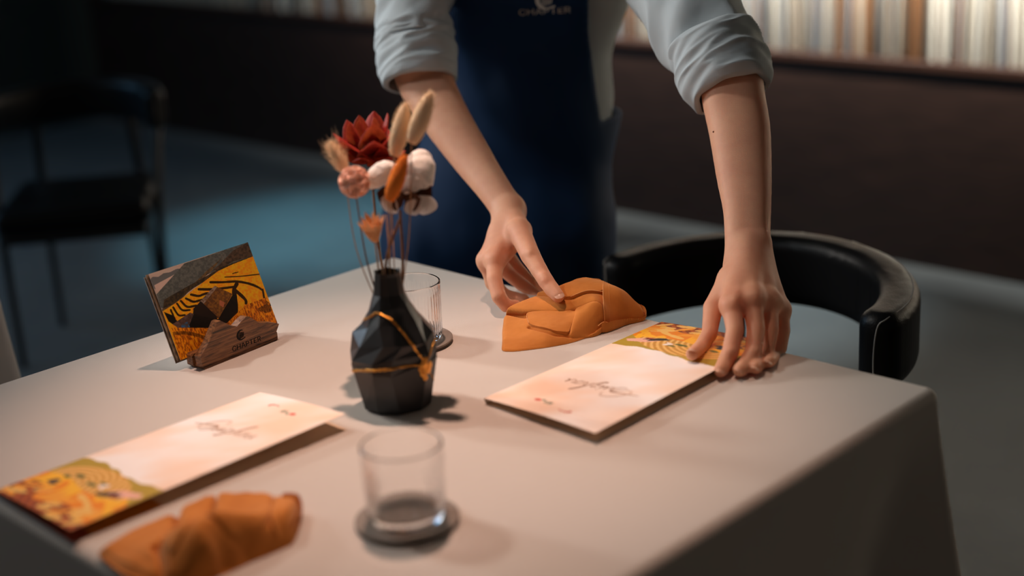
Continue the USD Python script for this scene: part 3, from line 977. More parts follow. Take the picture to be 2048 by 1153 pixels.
def snap(poly, xy):
    """The nearest points of a closed outline."""
    a, b = poly, np.roll(poly, -1, 0)
    ab = b - a
    t = np.clip(((xy[:, None] - a) * ab).sum(-1) / np.maximum((ab * ab).sum(-1), 1e-14), 0, 1)
    q = a + t[..., None] * ab
    k = np.argmin(((q - xy[:, None]) ** 2).sum(-1), 1)
    return q[np.arange(len(xy)), k]


def napkin(name, label, ctrl, outline, pieces, grooves, seams, h=0.0009):
    """Layers of folded cloth: a body and the folds lying on it, each with its own edges."""
    ctrl = np.array(ctrl)
    out = soften(outline)
    rb = RBFInterpolator(ctrl[:, :2] * 10, ctrl[:, 2] - TABLE, kernel='thin_plate_spline', smoothing=2e-6)

    def height(xy, up=0.0, poly=None, rnd=0.0, fall=None):
        z = np.clip(rb(xy * 10), .0025, .05)
        for line, wd, dp in grooves if up == 0 else ():
            z = z - dp * np.exp(-(seg_dist(spline(np.array(line)[:, :2], 40), xy[:, 0], xy[:, 1]) / wd) ** 2)
        if up:
            k = 1.0
            if rnd:
                d = seg_dist(np.vstack([poly, poly[:1]]), xy[:, 0], xy[:, 1])
                k = .12 + .88 * np.sqrt(np.clip(1 - (1 - np.clip(d / rnd, 0, 1)) ** 2, 0, 1))
            if fall is not None:
                ax_ = fall[1] - fall[0]
                k = k * (1 - .88 * np.clip(((xy - fall[0]) @ ax_) / (ax_ @ ax_), 0, 1) ** 1.3)
            z = z + up * k
        z = z + .0016 * (meshkit.fbm(np.column_stack([xy * 55, 0 * xy[:, 0] + up * 900]), 3) - .5)
        d = seg_dist(np.vstack([out, out[:1]]), xy[:, 0], xy[:, 1])
        roll_ = np.sqrt(np.clip(1 - (1 - np.clip(d / .0065, 0, 1)) ** 2, 0, 1))
        return np.maximum(z, .0018) * roll_

    def layer(poly, up, rnd, fall=None):
        lo_, hi_ = poly.min(0) - h, poly.max(0) + 2 * h
        xs, ys = np.arange(lo_[0], hi_[0], h), np.arange(lo_[1], hi_[1], h)
        X, Yy = np.meshgrid(xs, ys, indexing='ij')
        m = inside(poly, X, Yy)
        idx = -np.ones(X.shape, int)
        idx[m] = np.arange(m.sum())
        a, b, c_, e = idx[:-1, :-1], idx[1:, :-1], idx[1:, 1:], idx[:-1, 1:]
        ok = (a >= 0) & (b >= 0) & (c_ >= 0) & (e >= 0)
        q = np.stack([a[ok], b[ok], c_[ok], e[ok]], 1)
        used = np.unique(q)
        xy = np.column_stack([X[m], Yy[m]])[used]
        q = np.searchsorted(used, q)
        n = len(xy)
        ed = np.vstack([q[:, [0, 1]], q[:, [1, 2]], q[:, [2, 3]], q[:, [3, 0]]])
        be = ed[~np.isin(ed[:, 0] * n + ed[:, 1], ed[:, 1] * n + ed[:, 0])]
        bv = np.unique(be)
        xy[bv] = snap(poly, xy[bv])
        top = height(xy, up, poly, rnd, fall)
        bot = np.maximum(height(xy, 1e-9) - .004, -.0003) if up else np.full(n, -.0003)
        ft = np.vstack([q[:, [0, 1, 2]], q[:, [0, 2, 3]]])
        v = np.vstack([np.column_stack([xy, TABLE + .0006 + top]), np.column_stack([xy, TABLE + .0006 + np.minimum(bot, top)])])
        fs = np.vstack([np.stack([be[:, 1], be[:, 0], be[:, 0] + n], 1), np.stack([be[:, 1], be[:, 0] + n, be[:, 1] + n], 1)])
        return trimesh.Trimesh(v, np.vstack([ft, ft[:, ::-1] + n, fs]), process=False)

    c0 = out.mean(0)
    t = thing(name, label, 'napkin', (c0[0], c0[1], TABLE))
    obj('folded_cloth', layer(out, 0.0, 0), M['napkin'], t, smooth=50)
    for poly, up, rnd, nm, *fall in pieces:
        obj(nm, layer(soften(poly), up, rnd, (fall[0][:2], fall[1][:2]) if fall else None), M['napkin'], t, smooth=50)
    for line, r, nm, up, *fall in seams:
        p = spline(np.array(line)[:, :2], 60)
        obj(nm, tube(np.column_stack([p, TABLE + height(p, up, None, 0, (fall[0][:2], fall[1][:2]) if fall else None) + .0007]), r, 6), M['napkin_thread'], t, smooth=True)
    return t


OUT1 = [V(-0.0230, 0.1986, 0.7510), V(-0.0092, 0.2068, 0.7510), V(0.0132, 0.2399, 0.7510), V(0.0269, 0.2687, 0.7510), V(0.0309, 0.3015, 0.7510), V(0.0340, 0.3361, 0.7510), V(0.0369, 0.3642, 0.7520), V(0.0443, 0.3792, 0.7540), V(0.0469, 0.3883, 0.7600), V(0.0363, 0.3974, 0.7640), V(0.0261, 0.3894, 0.7740), V(0.0057, 0.3870, 0.7800), V(-0.0146, 0.3811, 0.7860), V(-0.0286, 0.3798, 0.7870), V(-0.0418, 0.3792, 0.7870), V(-0.0513, 0.3662, 0.7860), V(-0.0538, 0.3456, 0.7840), V(-0.0660, 0.3279, 0.7800), V(-0.0761, 0.3157, 0.7760), V(-0.0837, 0.2934, 0.7720), V(-0.0928, 0.2743, 0.7680), V(-0.0742, 0.2525, 0.7607), V(-0.0449, 0.2227, 0.7542)]
napkin('cloth_napkin', 'ochre napkin folded into a pocket, pinched by the waiter at the table edge', [V(-0.0230, 0.1986, 0.7510), V(-0.0928, 0.2743, 0.7680), V(-0.0092, 0.2068, 0.7510), V(0.0132, 0.2399, 0.7510), V(0.0269, 0.2687, 0.7510), V(0.0309, 0.3015, 0.7510), V(0.0340, 0.3361, 0.7510), V(0.0369, 0.3642, 0.7520), V(0.0443, 0.3792, 0.7540), V(0.0469, 0.3883, 0.7600), V(0.0363, 0.3974, 0.7640), V(0.0261, 0.3894, 0.7740), V(0.0057, 0.3870, 0.7800), V(-0.0146, 0.3811, 0.7860), V(-0.0418, 0.3792, 0.7870), V(-0.0513, 0.3662, 0.7860), V(-0.0538, 0.3456, 0.7840), V(-0.0660, 0.3279, 0.7800), V(-0.0761, 0.3157, 0.7760), V(-0.0837, 0.2934, 0.7720), V(-0.0621, 0.2406, 0.7570), V(-0.0313, 0.2447, 0.7590), V(0.0072, 0.2470, 0.7580), V(0.0238, 0.2722, 0.7540), V(-0.0358, 0.2572, 0.7650), V(-0.0259, 0.2911, 0.7700), V(-0.0053, 0.3137, 0.7730), V(0.0276, 0.3295, 0.7750), V(0.0349, 0.3201, 0.7580), V(0.0242, 0.3022, 0.7610), V(-0.0524, 0.3130, 0.7780), V(-0.0187, 0.3216, 0.7810), V(0.0106, 0.3420, 0.7820), V(0.0306, 0.3647, 0.7710)], OUT1,
       [([V(-0.0552, 0.2789, 0.7698), V(-0.0326, 0.2910, 0.7710), V(-0.0035, 0.3131, 0.7724), V(0.0073, 0.2990, 0.7659), V(0.0144, 0.2832, 0.7603), V(0.0188, 0.2752, 0.7573), V(0.0073, 0.2615, 0.7602), V(-0.0092, 0.2578, 0.7634), V(-0.0312, 0.2567, 0.7648), V(-0.0433, 0.2660, 0.7673)], .0022, 0, 'pocket_fold'),
        ([V(-0.0060, 0.3146, 0.7737), V(0.0084, 0.3211, 0.7763), V(0.0274, 0.3359, 0.7753), V(0.0337, 0.3285, 0.7617), V(0.0350, 0.3213, 0.7566), V(0.0351, 0.3027, 0.7510), V(0.0282, 0.2895, 0.7519), V(0.0227, 0.2713, 0.7546), V(0.0148, 0.2813, 0.7599), V(0.0045, 0.3007, 0.7670)], .0052, .010, 'side_fold'),
        ([V(-0.0928, 0.2743, 0.7680), V(-0.0769, 0.3166, 0.7761), V(-0.0572, 0.3184, 0.7788), V(-0.0351, 0.3169, 0.7792), V(-0.0187, 0.3216, 0.7810), V(-0.0070, 0.3391, 0.7827), V(0.0107, 0.3543, 0.7818), V(0.0280, 0.3344, 0.7748), V(0.0099, 0.3193, 0.7752), V(-0.0051, 0.3150, 0.7737), V(-0.0120, 0.3030, 0.7717), V(-0.0317, 0.2901, 0.7707), V(-0.0576, 0.2807, 0.7701), V(-0.0761, 0.2778, 0.7687)], .0058, .016, 'rolled_fold'),
        ([V(-0.0766, 0.3155, 0.7759), V(-0.0677, 0.3298, 0.7802), V(-0.0565, 0.3487, 0.7843), V(-0.0541, 0.3694, 0.7863), V(-0.0445, 0.3824, 0.7873), V(-0.0146, 0.3858, 0.7858), V(0.0126, 0.3536, 0.7813), V(-0.0051, 0.3370, 0.7822), V(-0.0167, 0.3193, 0.7799), V(-0.0318, 0.3133, 0.7780), V(-0.0547, 0.3156, 0.7784)], .0078, 0, 'back_fold'),
        ([V(-0.0180, 0.3853, 0.7864), V(0.0035, 0.3897, 0.7805), V(0.0245, 0.3914, 0.7748), V(0.0361, 0.4010, 0.7646), V(0.0484, 0.3904, 0.7597), V(0.0468, 0.3792, 0.7524), V(0.0393, 0.3612, 0.7510), V(0.0388, 0.3304, 0.7510), V(0.0338, 0.3103, 0.7517), V(0.0349, 0.3192, 0.7572), V(0.0337, 0.3245, 0.7628), V(0.0283, 0.3317, 0.7745), V(0.0110, 0.3501, 0.7820)], .0098, 0, 'end_flap', V(0.0251, 0.3403, 0.7768), V(0.0465, 0.3880, 0.7600))],
       [([V(-0.0884, 0.2742, 0.7678), V(-0.0709, 0.2753, 0.7681), V(-0.0506, 0.2761, 0.7694)], .0038, .022), ([V(-0.0281, 0.2548, 0.7641), V(-0.0071, 0.2555, 0.7627), V(0.0087, 0.2599, 0.7595), V(0.0198, 0.2732, 0.7565)], .0020, .005)],
       [([V(-0.0127, 0.3794, 0.7857), V(0.0111, 0.3504, 0.7819), V(0.0281, 0.3310, 0.7747), V(0.0335, 0.3257, 0.7635), V(0.0350, 0.3196, 0.7571), V(0.0342, 0.3122, 0.7525)], .0006, 'flap_hem', .0094, V(0.0251, 0.3403, 0.7768), V(0.0465, 0.3880, 0.7600)),
        ([V(-0.0507, 0.2749, 0.7691), V(-0.0426, 0.2662, 0.7674), V(-0.0316, 0.2577, 0.7652)], .0005, 'pocket_hem', .0020),
        ([V(-0.0028, 0.3781, 0.7835), V(0.0141, 0.3583, 0.7803), V(0.0291, 0.3408, 0.7731), V(0.0332, 0.3358, 0.7627)], .00022, 'stitch_line', .0094, V(0.0251, 0.3403, 0.7768), V(0.0465, 0.3880, 0.7600)), ([V(-0.0460, 0.2802, 0.7702), V(-0.0321, 0.2666, 0.7673), V(-0.0225, 0.2591, 0.7650)], .00022, 'stitch_line', .0018),
        ([V(-0.0170, 0.3197, 0.7801), V(-0.0057, 0.3376, 0.7824), V(0.0103, 0.3501, 0.7822)], .0007, 'back_hem', .0074)])
OUT2 = [V(0.0467, -0.3946, 0.7557), V(0.0459, -0.3797, 0.7591), V(0.0421, -0.3540, 0.7610), V(0.0485, -0.3126, 0.7640), V(0.0549, -0.2922, 0.7649), V(0.0560, -0.2677, 0.7659), V(0.0684, -0.2667, 0.7660), V(0.0853, -0.2577, 0.7663), V(0.0979, -0.2443, 0.7659), V(0.1169, -0.2357, 0.7659), V(0.1295, -0.2269, 0.7640), V(0.1584, -0.2546, 0.7636), V(0.1729, -0.2729, 0.7584), V(0.1732, -0.2755, 0.7510), V(0.1702, -0.3152, 0.7510), V(0.1706, -0.3481, 0.7510), V(0.1613, -0.3797, 0.7510), V(0.1293, -0.3957, 0.7510), V(0.0986, -0.4009, 0.7510), V(0.0595, -0.3980, 0.7510)]
napkin('cloth_napkin', 'ochre folded napkin nearest the camera beside the left menu', [V(0.0461, -0.3942, 0.7560), V(0.0478, -0.3809, 0.7590), V(0.0421, -0.3540, 0.7610), V(0.0485, -0.3126, 0.7640), V(0.0562, -0.2931, 0.7650), V(0.0572, -0.2686, 0.7660), V(0.0684, -0.2667, 0.7660), V(0.0999, -0.2457, 0.7660), V(0.1299, -0.2272, 0.7640), V(0.1728, -0.2714, 0.7590), V(0.1732, -0.2755, 0.7510), V(0.1702, -0.3152, 0.7510), V(0.1687, -0.3469, 0.7510), V(0.1613, -0.3797, 0.7510), V(0.1284, -0.3951, 0.7510), V(0.0976, -0.4003, 0.7510), V(0.0585, -0.3974, 0.7510), V(0.1684, -0.2864, 0.7650), V(0.1667, -0.3106, 0.7660), V(0.1656, -0.3294, 0.7675), V(0.1666, -0.3494, 0.7680), V(0.1546, -0.3726, 0.7680), V(0.1409, -0.3787, 0.7660), V(0.1177, -0.3813, 0.7640), V(0.0982, -0.3867, 0.7610), V(0.0573, -0.3908, 0.7570), V(0.1100, -0.3292, 0.7700), V(0.1358, -0.2941, 0.7700), V(0.0798, -0.3620, 0.7640)], OUT2,
       [([V(0.0504, -0.3084, 0.7642), V(0.0523, -0.2652, 0.7658), V(0.1132, -0.3248, 0.7704), V(0.1417, -0.3558, 0.7720), V(0.1409, -0.3787, 0.7660), V(0.1104, -0.3686, 0.7670), V(0.0930, -0.3377, 0.7680)], .0045, .012, 'middle_fold'),
        ([V(0.0545, -0.2653, 0.7658), V(0.0659, -0.2649, 0.7659), V(0.0951, -0.2422, 0.7658), V(0.1053, -0.2383, 0.7660), V(0.1660, -0.2886, 0.7663), V(0.1647, -0.3286, 0.7681), V(0.1453, -0.3376, 0.7727), V(0.1217, -0.3292, 0.7713), V(0.0882, -0.2984, 0.7680)], .0065, .014, 'side_fold'),
        ([V(0.1053, -0.2383, 0.7660), V(0.1277, -0.2211, 0.7635), V(0.1741, -0.2701, 0.7552), V(0.1683, -0.2919, 0.7648)], .0040, 0, 'end_flap'),
        ([V(0.0443, -0.3943, 0.7560), V(0.0609, -0.3865, 0.7582), V(0.1008, -0.3858, 0.7615), V(0.1281, -0.3860, 0.7612), V(0.1444, -0.3931, 0.7510), V(0.1268, -0.3990, 0.7510), V(0.1015, -0.4027, 0.7510), V(0.0596, -0.3993, 0.7510)], .0030, .012, 'front_fold')],
       [([V(0.0660, -0.2761, 0.7664), V(0.0871, -0.2990, 0.7679), V(0.1108, -0.3245, 0.7702)], .006, .014), ([V(0.0544, -0.3124, 0.7645), V(0.0912, -0.3385, 0.7678), V(0.1070, -0.3657, 0.7671)], .005, .012), ([V(0.1037, -0.3707, 0.7657), V(0.1293, -0.3813, 0.7644), V(0.1364, -0.3882, 0.7579)], .003, .006)],
       [([V(0.1258, -0.3709, 0.7683), V(0.1406, -0.3799, 0.7652), V(0.1467, -0.3856, 0.7580)], .0007, 'hem', .001)])


# ------------------------------------------------------------------ dried flowers in the vase
MOUTH = VB + V(0, 0, 0.150)


def stem(parent, top, n, mat_, r=0.0011, bend=(0, 0, 0), foot=None):
    a = foot if foot is not None else MOUTH + V(rv.uniform(-.006, .006), rv.uniform(-.006, .006), -.07)
    mid = (a + top) / 2 + np.asarray(bend)
    p = spline([a, mid, top], n)
    return obj('stem', tube(p, np.linspace(r, r * .8, n), 7), mat_, parent, smooth=True)


def leaf(base, direction, side, L, W, cup, n=9, m=7, tip=1.0, th=0.0006, curl=0.0):
    """A curved petal from base along direction, W wide, cupped and thick."""
    d = np.asarray(direction, float) / np.linalg.norm(direction)
    s = np.asarray(side, float) - d * (np.asarray(side) @ d)
    s /= np.linalg.norm(s)
    u = np.cross(s, d)
    t, w = np.meshgrid(np.linspace(0, 1, n), np.linspace(-1, 1, m), indexing='ij')
    ww = W * np.clip(np.sin(np.pi * np.clip(t * .86 + .12, 0, 1)) ** .8, .02, None) * np.where(t > .99, .06, 1)
    P = base + (t * L)[..., None] * d + (w * ww)[..., None] * s + (cup * (w ** 2) * ww + curl * L * t ** 2)[..., None] * u
    v, f, _ = sheet(P, th, down=-u)
    return trimesh.Trimesh(v, f, process=False)


RIGHT = V(0.719, 0.693, 0)          # towards the right of the photographed side
NEAR = V(0.70, -0.71, 0)
UP = V(0, 0, 1.0)

# the red flower
fc = V(-0.0987, 0.0830, 1.0033)
t = thing('dried_flower', 'dark red dried flower with pointed petals, highest on the left of the bouquet', 'flower', MOUTH)
stem(t, fc, 14, M['stem'], 0.0017, RIGHT * -.004)
ax = UP + NEAR * .12
obj('calyx', lathe([(0, -.006), (.006, -.004), (.011, .002), (.010, .006), (0, .008)], 14).apply_translation(fc), M['petal_edge'], t, smooth=True)
for layer, (cnt, el, L, Wd, curl) in enumerate(((7, 24, .040, .0165, .30), (7, 44, .047, .0175, .16), (5, 62, .049, .0160, .04), (4, 78, .046, .0115, .0))):
    for k in range(cnt):
        a = 2 * math.pi * (k + .5 * (layer % 2)) / cnt + rv.uniform(-.12, .12)
        e = math.radians(el + rv.uniform(-7, 7))
        h = RIGHT * math.cos(a) + NEAR * math.sin(a)
        d = h * math.cos(e) + ax * math.sin(e)
        obj('petal', leaf(fc + h * .004 + UP * .002 * layer, d, np.cross(UP, h), L * rv.uniform(.9, 1.08), Wd * rv.uniform(.85, 1.1), .40, curl=curl * .5), M['petal_red'], t, smooth=40)

# bunny tails
def bunny(label, lo, hi, r, body, hair, foot_bend, hl_=0.0045, count=420, name='bunny_tail'):
    t = thing(name, label, 'dried grass', MOUTH, group=None)
    lo, hi = np.asarray(lo), np.asarray(hi)
    stem(t, lo, 14, M['stem_pale'], 0.0007, foot_bend)
    q = np.linspace(0, 1, 13)
    rad = r * np.sqrt(np.clip(np.sin(np.pi * (q * .90 + .07)), .0, 1)) * (1 - .25 * q)
    rad[-1] *= .5
    p = lo + np.outer(q, hi - lo)
    body_m = tube(p, rad, 14)
    obj('seed_head', body_m, body, t, smooth=True)
    ax_ = (hi - lo) / np.linalg.norm(hi - lo)
    s1 = np.cross(ax_, [.3, .5, .8])
    s1 /= np.linalg.norm(s1)
    s2 = np.cross(ax_, s1)
    st, wd = [], []
    for k in range(count):
        a, b = rv.uniform(0, 2 * math.pi), rv.uniform(0, 1)
        rr = np.interp(b, q, rad)
        o = s1 * math.cos(a) + s2 * math.sin(a)
        p0 = lo + (hi - lo) * b + o * rr * .85
        L = hl_ * rv.uniform(.6, 1.3)
        dd = o * .75 + ax_ * .60
        st.append(np.array([p0, p0 + dd * L * .5, p0 + dd * L + ax_ * L * .15]))
        wd += [.0005, .0004, .0001]
    if hl_ > .005:                                                    # the long loose bristles of the left tail
        for k in range(46):
            a, b = rv.uniform(0, 2 * math.pi), rv.uniform(.15, 1)
            o = s1 * math.cos(a) + s2 * math.sin(a)
            p0 = lo + (hi - lo) * b + o * np.interp(b, q, rad) * .9
            L = rv.uniform(.012, .020)
            st.append(np.array([p0, p0 + (o * .6 + ax_ * .8) * L * .5, p0 + (o * .5 + ax_ * .9) * L]))
            wd += [.0003, .00025, .0001]
    fuzz('awns', st, wd, hair, t)
    return t


bunny('small beige bunny tail leaning left at the left edge of the bouquet', V(-0.0675, 0.0189, 1.0059), V(-0.0823, 0.0144, 1.0381), 0.0082, M['tail'], M['tail_hair'], RIGHT * -.012, 0.0055)
bunny('beige bunny tail standing upright above the cotton boll', V(-0.0200, 0.0516, 1.0223), V(-0.0136, 0.0684, 1.0781), 0.0108, M['tail'], M['tail_hair'], RIGHT * -.002)
bunny('tallest beige bunny tail, tilting right at the top of the bouquet', V(0.0019, 0.0582, 1.0378), V(0.0184, 0.0767, 1.0914), 0.0112, M['tail'], M['tail_hair'], RIGHT * .006)
bunny('bright orange bunny tail in front of the white cotton', V(0.0029, 0.0191, 0.9824), V(0.0106, 0.0407, 1.0292), 0.0100, M['tail_orange'], M['orange_hair'], RIGHT * -.004, 0.003)

# the pink pod: a ball of little paper cups
pc = V(-0.0500, 0.0174, 0.9967)
t = thing('dried_pod', 'round pink papery seed pod left of the cotton', 'dried pod', MOUTH)
stem(t, pc - UP * .012, 14, M['stem'], 0.0010, RIGHT * -.006)
obj('core', trimesh.creation.icosphere(3, .0125).apply_translation(pc), M['pod_pink'], t, smooth=True)
g = (1 + 5 ** .5) / 2
for k in range(26):
    z = 1 - 2 * (k + .5) / 26
    a = 2 * math.pi * k / g
    n = V(math.sqrt(1 - z * z) * math.cos(a), math.sqrt(1 - z * z) * math.sin(a), z)
    cup = lathe([(0, 0), (.0024, .0003), (.0044, .0024), (.0054, .0050), (.0049, .0051), (.0038, .0026), (.0018, .0010), (0, .0009)], 10)
    z_ = n
    x_ = np.cross(z_, [.2, .4, .9])
    x_ /= np.linalg.norm(x_)
    obj('paper_cup', place(cup, pc + n * .0122, x_, np.cross(z_, x_)), M['pod_pink'], t, smooth=40)

# cotton
cc = V(-0.0193, 0.0600, 0.9905)
t = thing('cotton_boll', 'open white cotton boll with a brown husk in the bouquet', 'cotton', MOUTH)
stem(t, V(-0.0201, 0.0533, 0.9613), 14, M['stem'], 0.0019, RIGHT * .006)
F = Field(cc - .055, cc + .055, 0.0016, 0.03)
for lobe in (0, 1, 2, 3, 4):
    G_ = F.new()
    for c, r in [[(V(-0.0403, 0.0430, 0.9992), .0112), (V(-0.0350, 0.0505, 1.0040), .0110), (V(-0.0441, 0.0371, 0.9944), .0085)], [(V(-0.0108, 0.0724, 0.9991), .0165), (V(-0.0077, 0.0804, 1.0034), .0135), (V(-0.0017, 0.0752, 0.9918), .0095)],
                 [(V(-0.0168, 0.0822, 1.0109), .0115), (V(-0.0123, 0.0870, 1.0116), .0080)], [(V(-0.0293, 0.0713, 0.9981), .0135), (V(-0.0243, 0.0602, 0.9920), .0110)], [(V(-0.0055, 0.0625, 0.9917), .0105), (V(-0.0119, 0.0576, 0.9886), .0080)]][lobe]:
        F.cone(c, c + .0005, r, r, .008, G_)
    sl = F.pts(tuple(slice(0, q) for q in F.n))
    G_ = G_ + (0.0022 * (meshkit.fbm(sl * 210.0, 3, lobe) - .5) + 0.0035 * (meshkit.fbm(sl * 75.0, 2, lobe) - .5)).astype(np.float32)
    obj('cotton_lobe', surface_nets(G_, F.lo, F.h), M['cotton'], t, smooth=True)
hb = V(-0.0169, 0.0576, 0.9733)
for k, (dx, up_, wd, L) in enumerate(((-1.0, .35, .014, .030), (1.0, .45, .020, .034), (.50, .12, .013, .030), (-.3, .2, .013, .024))):
    d = RIGHT * dx + UP * up_ + NEAR * (.35 if k > 1 else -.1)
    obj('husk', leaf(hb, d, np.cross(d, NEAR), L, wd, .5, curl=.25, th=.0010), M['husk'], t, smooth=40)
for k, (p, q, wd, L) in enumerate(((V(0.0066, 0.0665, 0.9740), RIGHT * -.12 - UP * 1.0, .0150, .022), (V(-0.0250, 0.0358, 0.9759), RIGHT * .50 - UP * .8, .0085, .024), (V(-0.0016, 0.0538, 0.9706), RIGHT * .25 - UP * .9, .0100, .018))):
    obj('pale_bract', leaf(p + V(0, 0, .004), q, np.cross(q, NEAR), L, wd, .25, th=.0012, n=11, m=9), M['cotton'], t, smooth=40)

# straw flower
sc_ = V(-0.0188, 0.0130, 0.9348)
t = thing('straw_flower', 'small fan shaped pale orange straw flower low in the bouquet', 'flower', MOUTH)
stem(t, sc_, 12, M['stem_pale'], 0.0012, RIGHT * -.003)
for ring, (cnt, sp, L) in enumerate(((11, 24, .030), (8, 13, .032))):
    for k in range(cnt):
        a = 2 * math.pi * (k + .4 * ring) / cnt
        h = RIGHT * math.cos(a) + NEAR * math.sin(a)
        d = UP * math.cos(math.radians(sp)) + h * math.sin(math.radians(sp)) - RIGHT * .12
        obj('bract', leaf(sc_ + h * .0020, d, np.cross(UP, h), L * rv.uniform(.8, 1.1), .0038, .3, curl=.06), M['straw_flower'], t, smooth=40)

# bare stems between the flowers
for k, (tp, mt, r, lab) in enumerate(((V(-0.0399, 0.0252, 0.9592), M['stem_pale'], .0007, 'thin pale dry stem at the left of the bouquet'), (V(0.0035, 0.0312, 0.9586), M['stem'], .0016, 'thick brown twig at the right of the vase mouth'),
                                      (V(-0.0191, 0.0319, 0.9607), M['stem_pale'], .0006, 'thin pale dry stem in the middle of the bouquet'), (V(-0.0228, 0.0441, 0.9630), M['stem_pale'], .0006, 'thin pale dry stem below the orange bunny tail'))):
    p = spline([MOUTH + RIGHT * (-.006 + .004 * k) - UP * .06, MOUTH + RIGHT * (-.005 + .0045 * k) + UP * .012, tp], 14)
    single('dry_stem', tube(p, r, 7), mt, lab, 'dried stem', smooth=True, loc=MOUTH)


# ------------------------------------------------------------------ armchairs
def tub_band(path, hx, hz, r, h=0.006, zc=lambda s: 0.0 * s):
    """A padded band along a plan path with height profile zc(s) (s from 0 to 1 along the path)."""
    path = np.asarray(path, float)
    lo = np.r_[path.min(0) - hx - r - .03, -hz - r - .05]
    hi = np.r_[path.max(0) + hx + r + .03, hz + r + .06]
    F = Field(lo, hi, h)
    P = F.pts(tuple(slice(0, q) for q in F.n))
    X, Yv, Z = P[..., 0], P[..., 1], P[..., 2]
    d = np.full(X.shape[:2], 1e9)
    s_at = np.zeros(X.shape[:2])
    x, y = X[:, :, 0], Yv[:, :, 0]
    cum = np.r_[0, np.cumsum(np.linalg.norm(np.diff(path, axis=0), axis=1))]
    for k, (a, b) in enumerate(zip(path[:-1], path[1:])):
        ab = b - a
        t = np.clip(((x - a[0]) * ab[0] + (y - a[1]) * ab[1]) / (ab @ ab), 0, 1)
        e = np.hypot(x - a[0] - t * ab[0], y - a[1] - t * ab[1])
        m = e < d
        d[m] = e[m]
        s_at[m] = (cum[k] + t[m] * np.linalg.norm(ab)) / cum[-1]
    zz = zc(s_at)[..., None]
    q1 = d[..., None] - hx
    q2 = np.abs(Z - zz) - hz
    F.F = (np.hypot(np.maximum(q1, 0), np.maximum(q2, 0)) + np.minimum(np.maximum(q1, q2), 0) - r).astype(np.float32)
    return F.mesh()


def armchair(label, loc, rz):
    """A low armchair: a curved padded leather band on posts, a seat pad, open below the band. Front towards -y."""
    t = thing('armchair', label, 'armchair', loc, rz, group=None)
    R = 0.225
    a = np.radians(np.linspace(4, 176, 48))
    path = np.column_stack([R * np.cos(a), R * np.sin(a)])
    zb = 0.664
    band = tub_band(path, 0.009, 0.035, 0.020, 0.0055, lambda s: 0.012 * np.sin(np.pi * s) ** 2)
    band.apply_translation([0, 0, zb])
    bp = obj('backrest_band', band, M['leather'], t, smooth=True, local=True)
    # stitched seams: along the outer top edge and round each arm front
    for sgn in (1, -1):
        e = [(sgn * (R + .019) * math.cos(math.radians(g)), (R + .019) * math.sin(math.radians(g)), zb + .0525 + .012 * math.sin(math.pi * (g - 4) / 172) ** 2) for g in (80, 60, 45, 32, 20, 10)]
        e += [(sgn * (R + .016), -.002, zb + .049), (sgn * (R + .009), -.011, zb + .040), (sgn * (R + .006), -.0145, zb + .005), (sgn * (R + .006), -.0135, zb - .040)]
        obj('arm_seam', tube(spline(e, 40), .0011, 5), M['stitch'], bp, smooth=True, local=True)
    for k, ang in enumerate((48, 62, 132, 118)):
        aa = math.radians(ang)
        c = V(R * math.cos(aa), R * math.sin(aa), zb + .012 * math.sin(math.pi * ang / 180))
        n = V(math.cos(aa), math.sin(aa), 0)
        e = [c - n * (.0287) + V(0, 0, zz) for zz in (-.034, 0, .036)]
        obj('back_seam', tube(spline(e, 12), .0010, 5), M['leather'], bp, smooth=True, local=True)
    seat = rbox([.40, .40, .07], .03, (0, .0, .425))
    obj('seat_pad', seat, M['leather'], t, smooth=40, local=True)
    obj('seat_frame', rbox([.37, .37, .03], .008, (0, .0, .378)), M['black_metal'], t, smooth=40, local=True)
    for sx in (-1, 1):
        obj('leg', tube(spline([(sx * .20, -.11, 0), (sx * .210, -.07, .38), (sx * .224, .018, .63)], 12), np.linspace(.010, .014, 12), 10), M['black_metal'], t, smooth=True, local=True)
        obj('leg', tube(spline([(sx * .15, .24, 0), (sx * .140, .20, .38), (sx * .130, .184, .63)], 12), np.linspace(.010, .014, 12), 10), M['black_metal'], t, smooth=True, local=True)
    return t


ac = armchair('black leather armchair with a curved padded back, drawn up behind the table', (-0.005, 0.654, 0), 0.0)
dup(ac, 'dark armchair standing in the shade at the far left of the room', (-2.42, 0.98, 0), 0.9)


# ------------------------------------------------------------------ the waiter
FW, LF = V(0.70, -0.714, 0), V(0.714, 0.70, 0)       # the way the waiter faces, and his left
hipc, waist, chest = V(-0.4941, 0.6712, 0.7004), V(-0.4963, 0.7524, 0.9163), V(-0.4784, 0.7637, 1.1304)
shL, shR = V(-0.2290, 0.7426, 1.2222), V(-0.5083, 0.5929, 1.2775)
midS = (shL + shR) / 2
elL, wrL = V(0.0246, 0.6066, 1.0355), V(0.1558, 0.4574, 0.8436)
elR, wrR = V(-0.4325, 0.4765, 1.0182), V(-0.1962, 0.4002, 0.8539)
headc = midS + FW * .115 + V(0, 0, .205)
per = thing('person', 'waiter in a grey shirt with rolled sleeves and dark apron, both hands on the table', 'person', (hipc[0], hipc[1], 0))


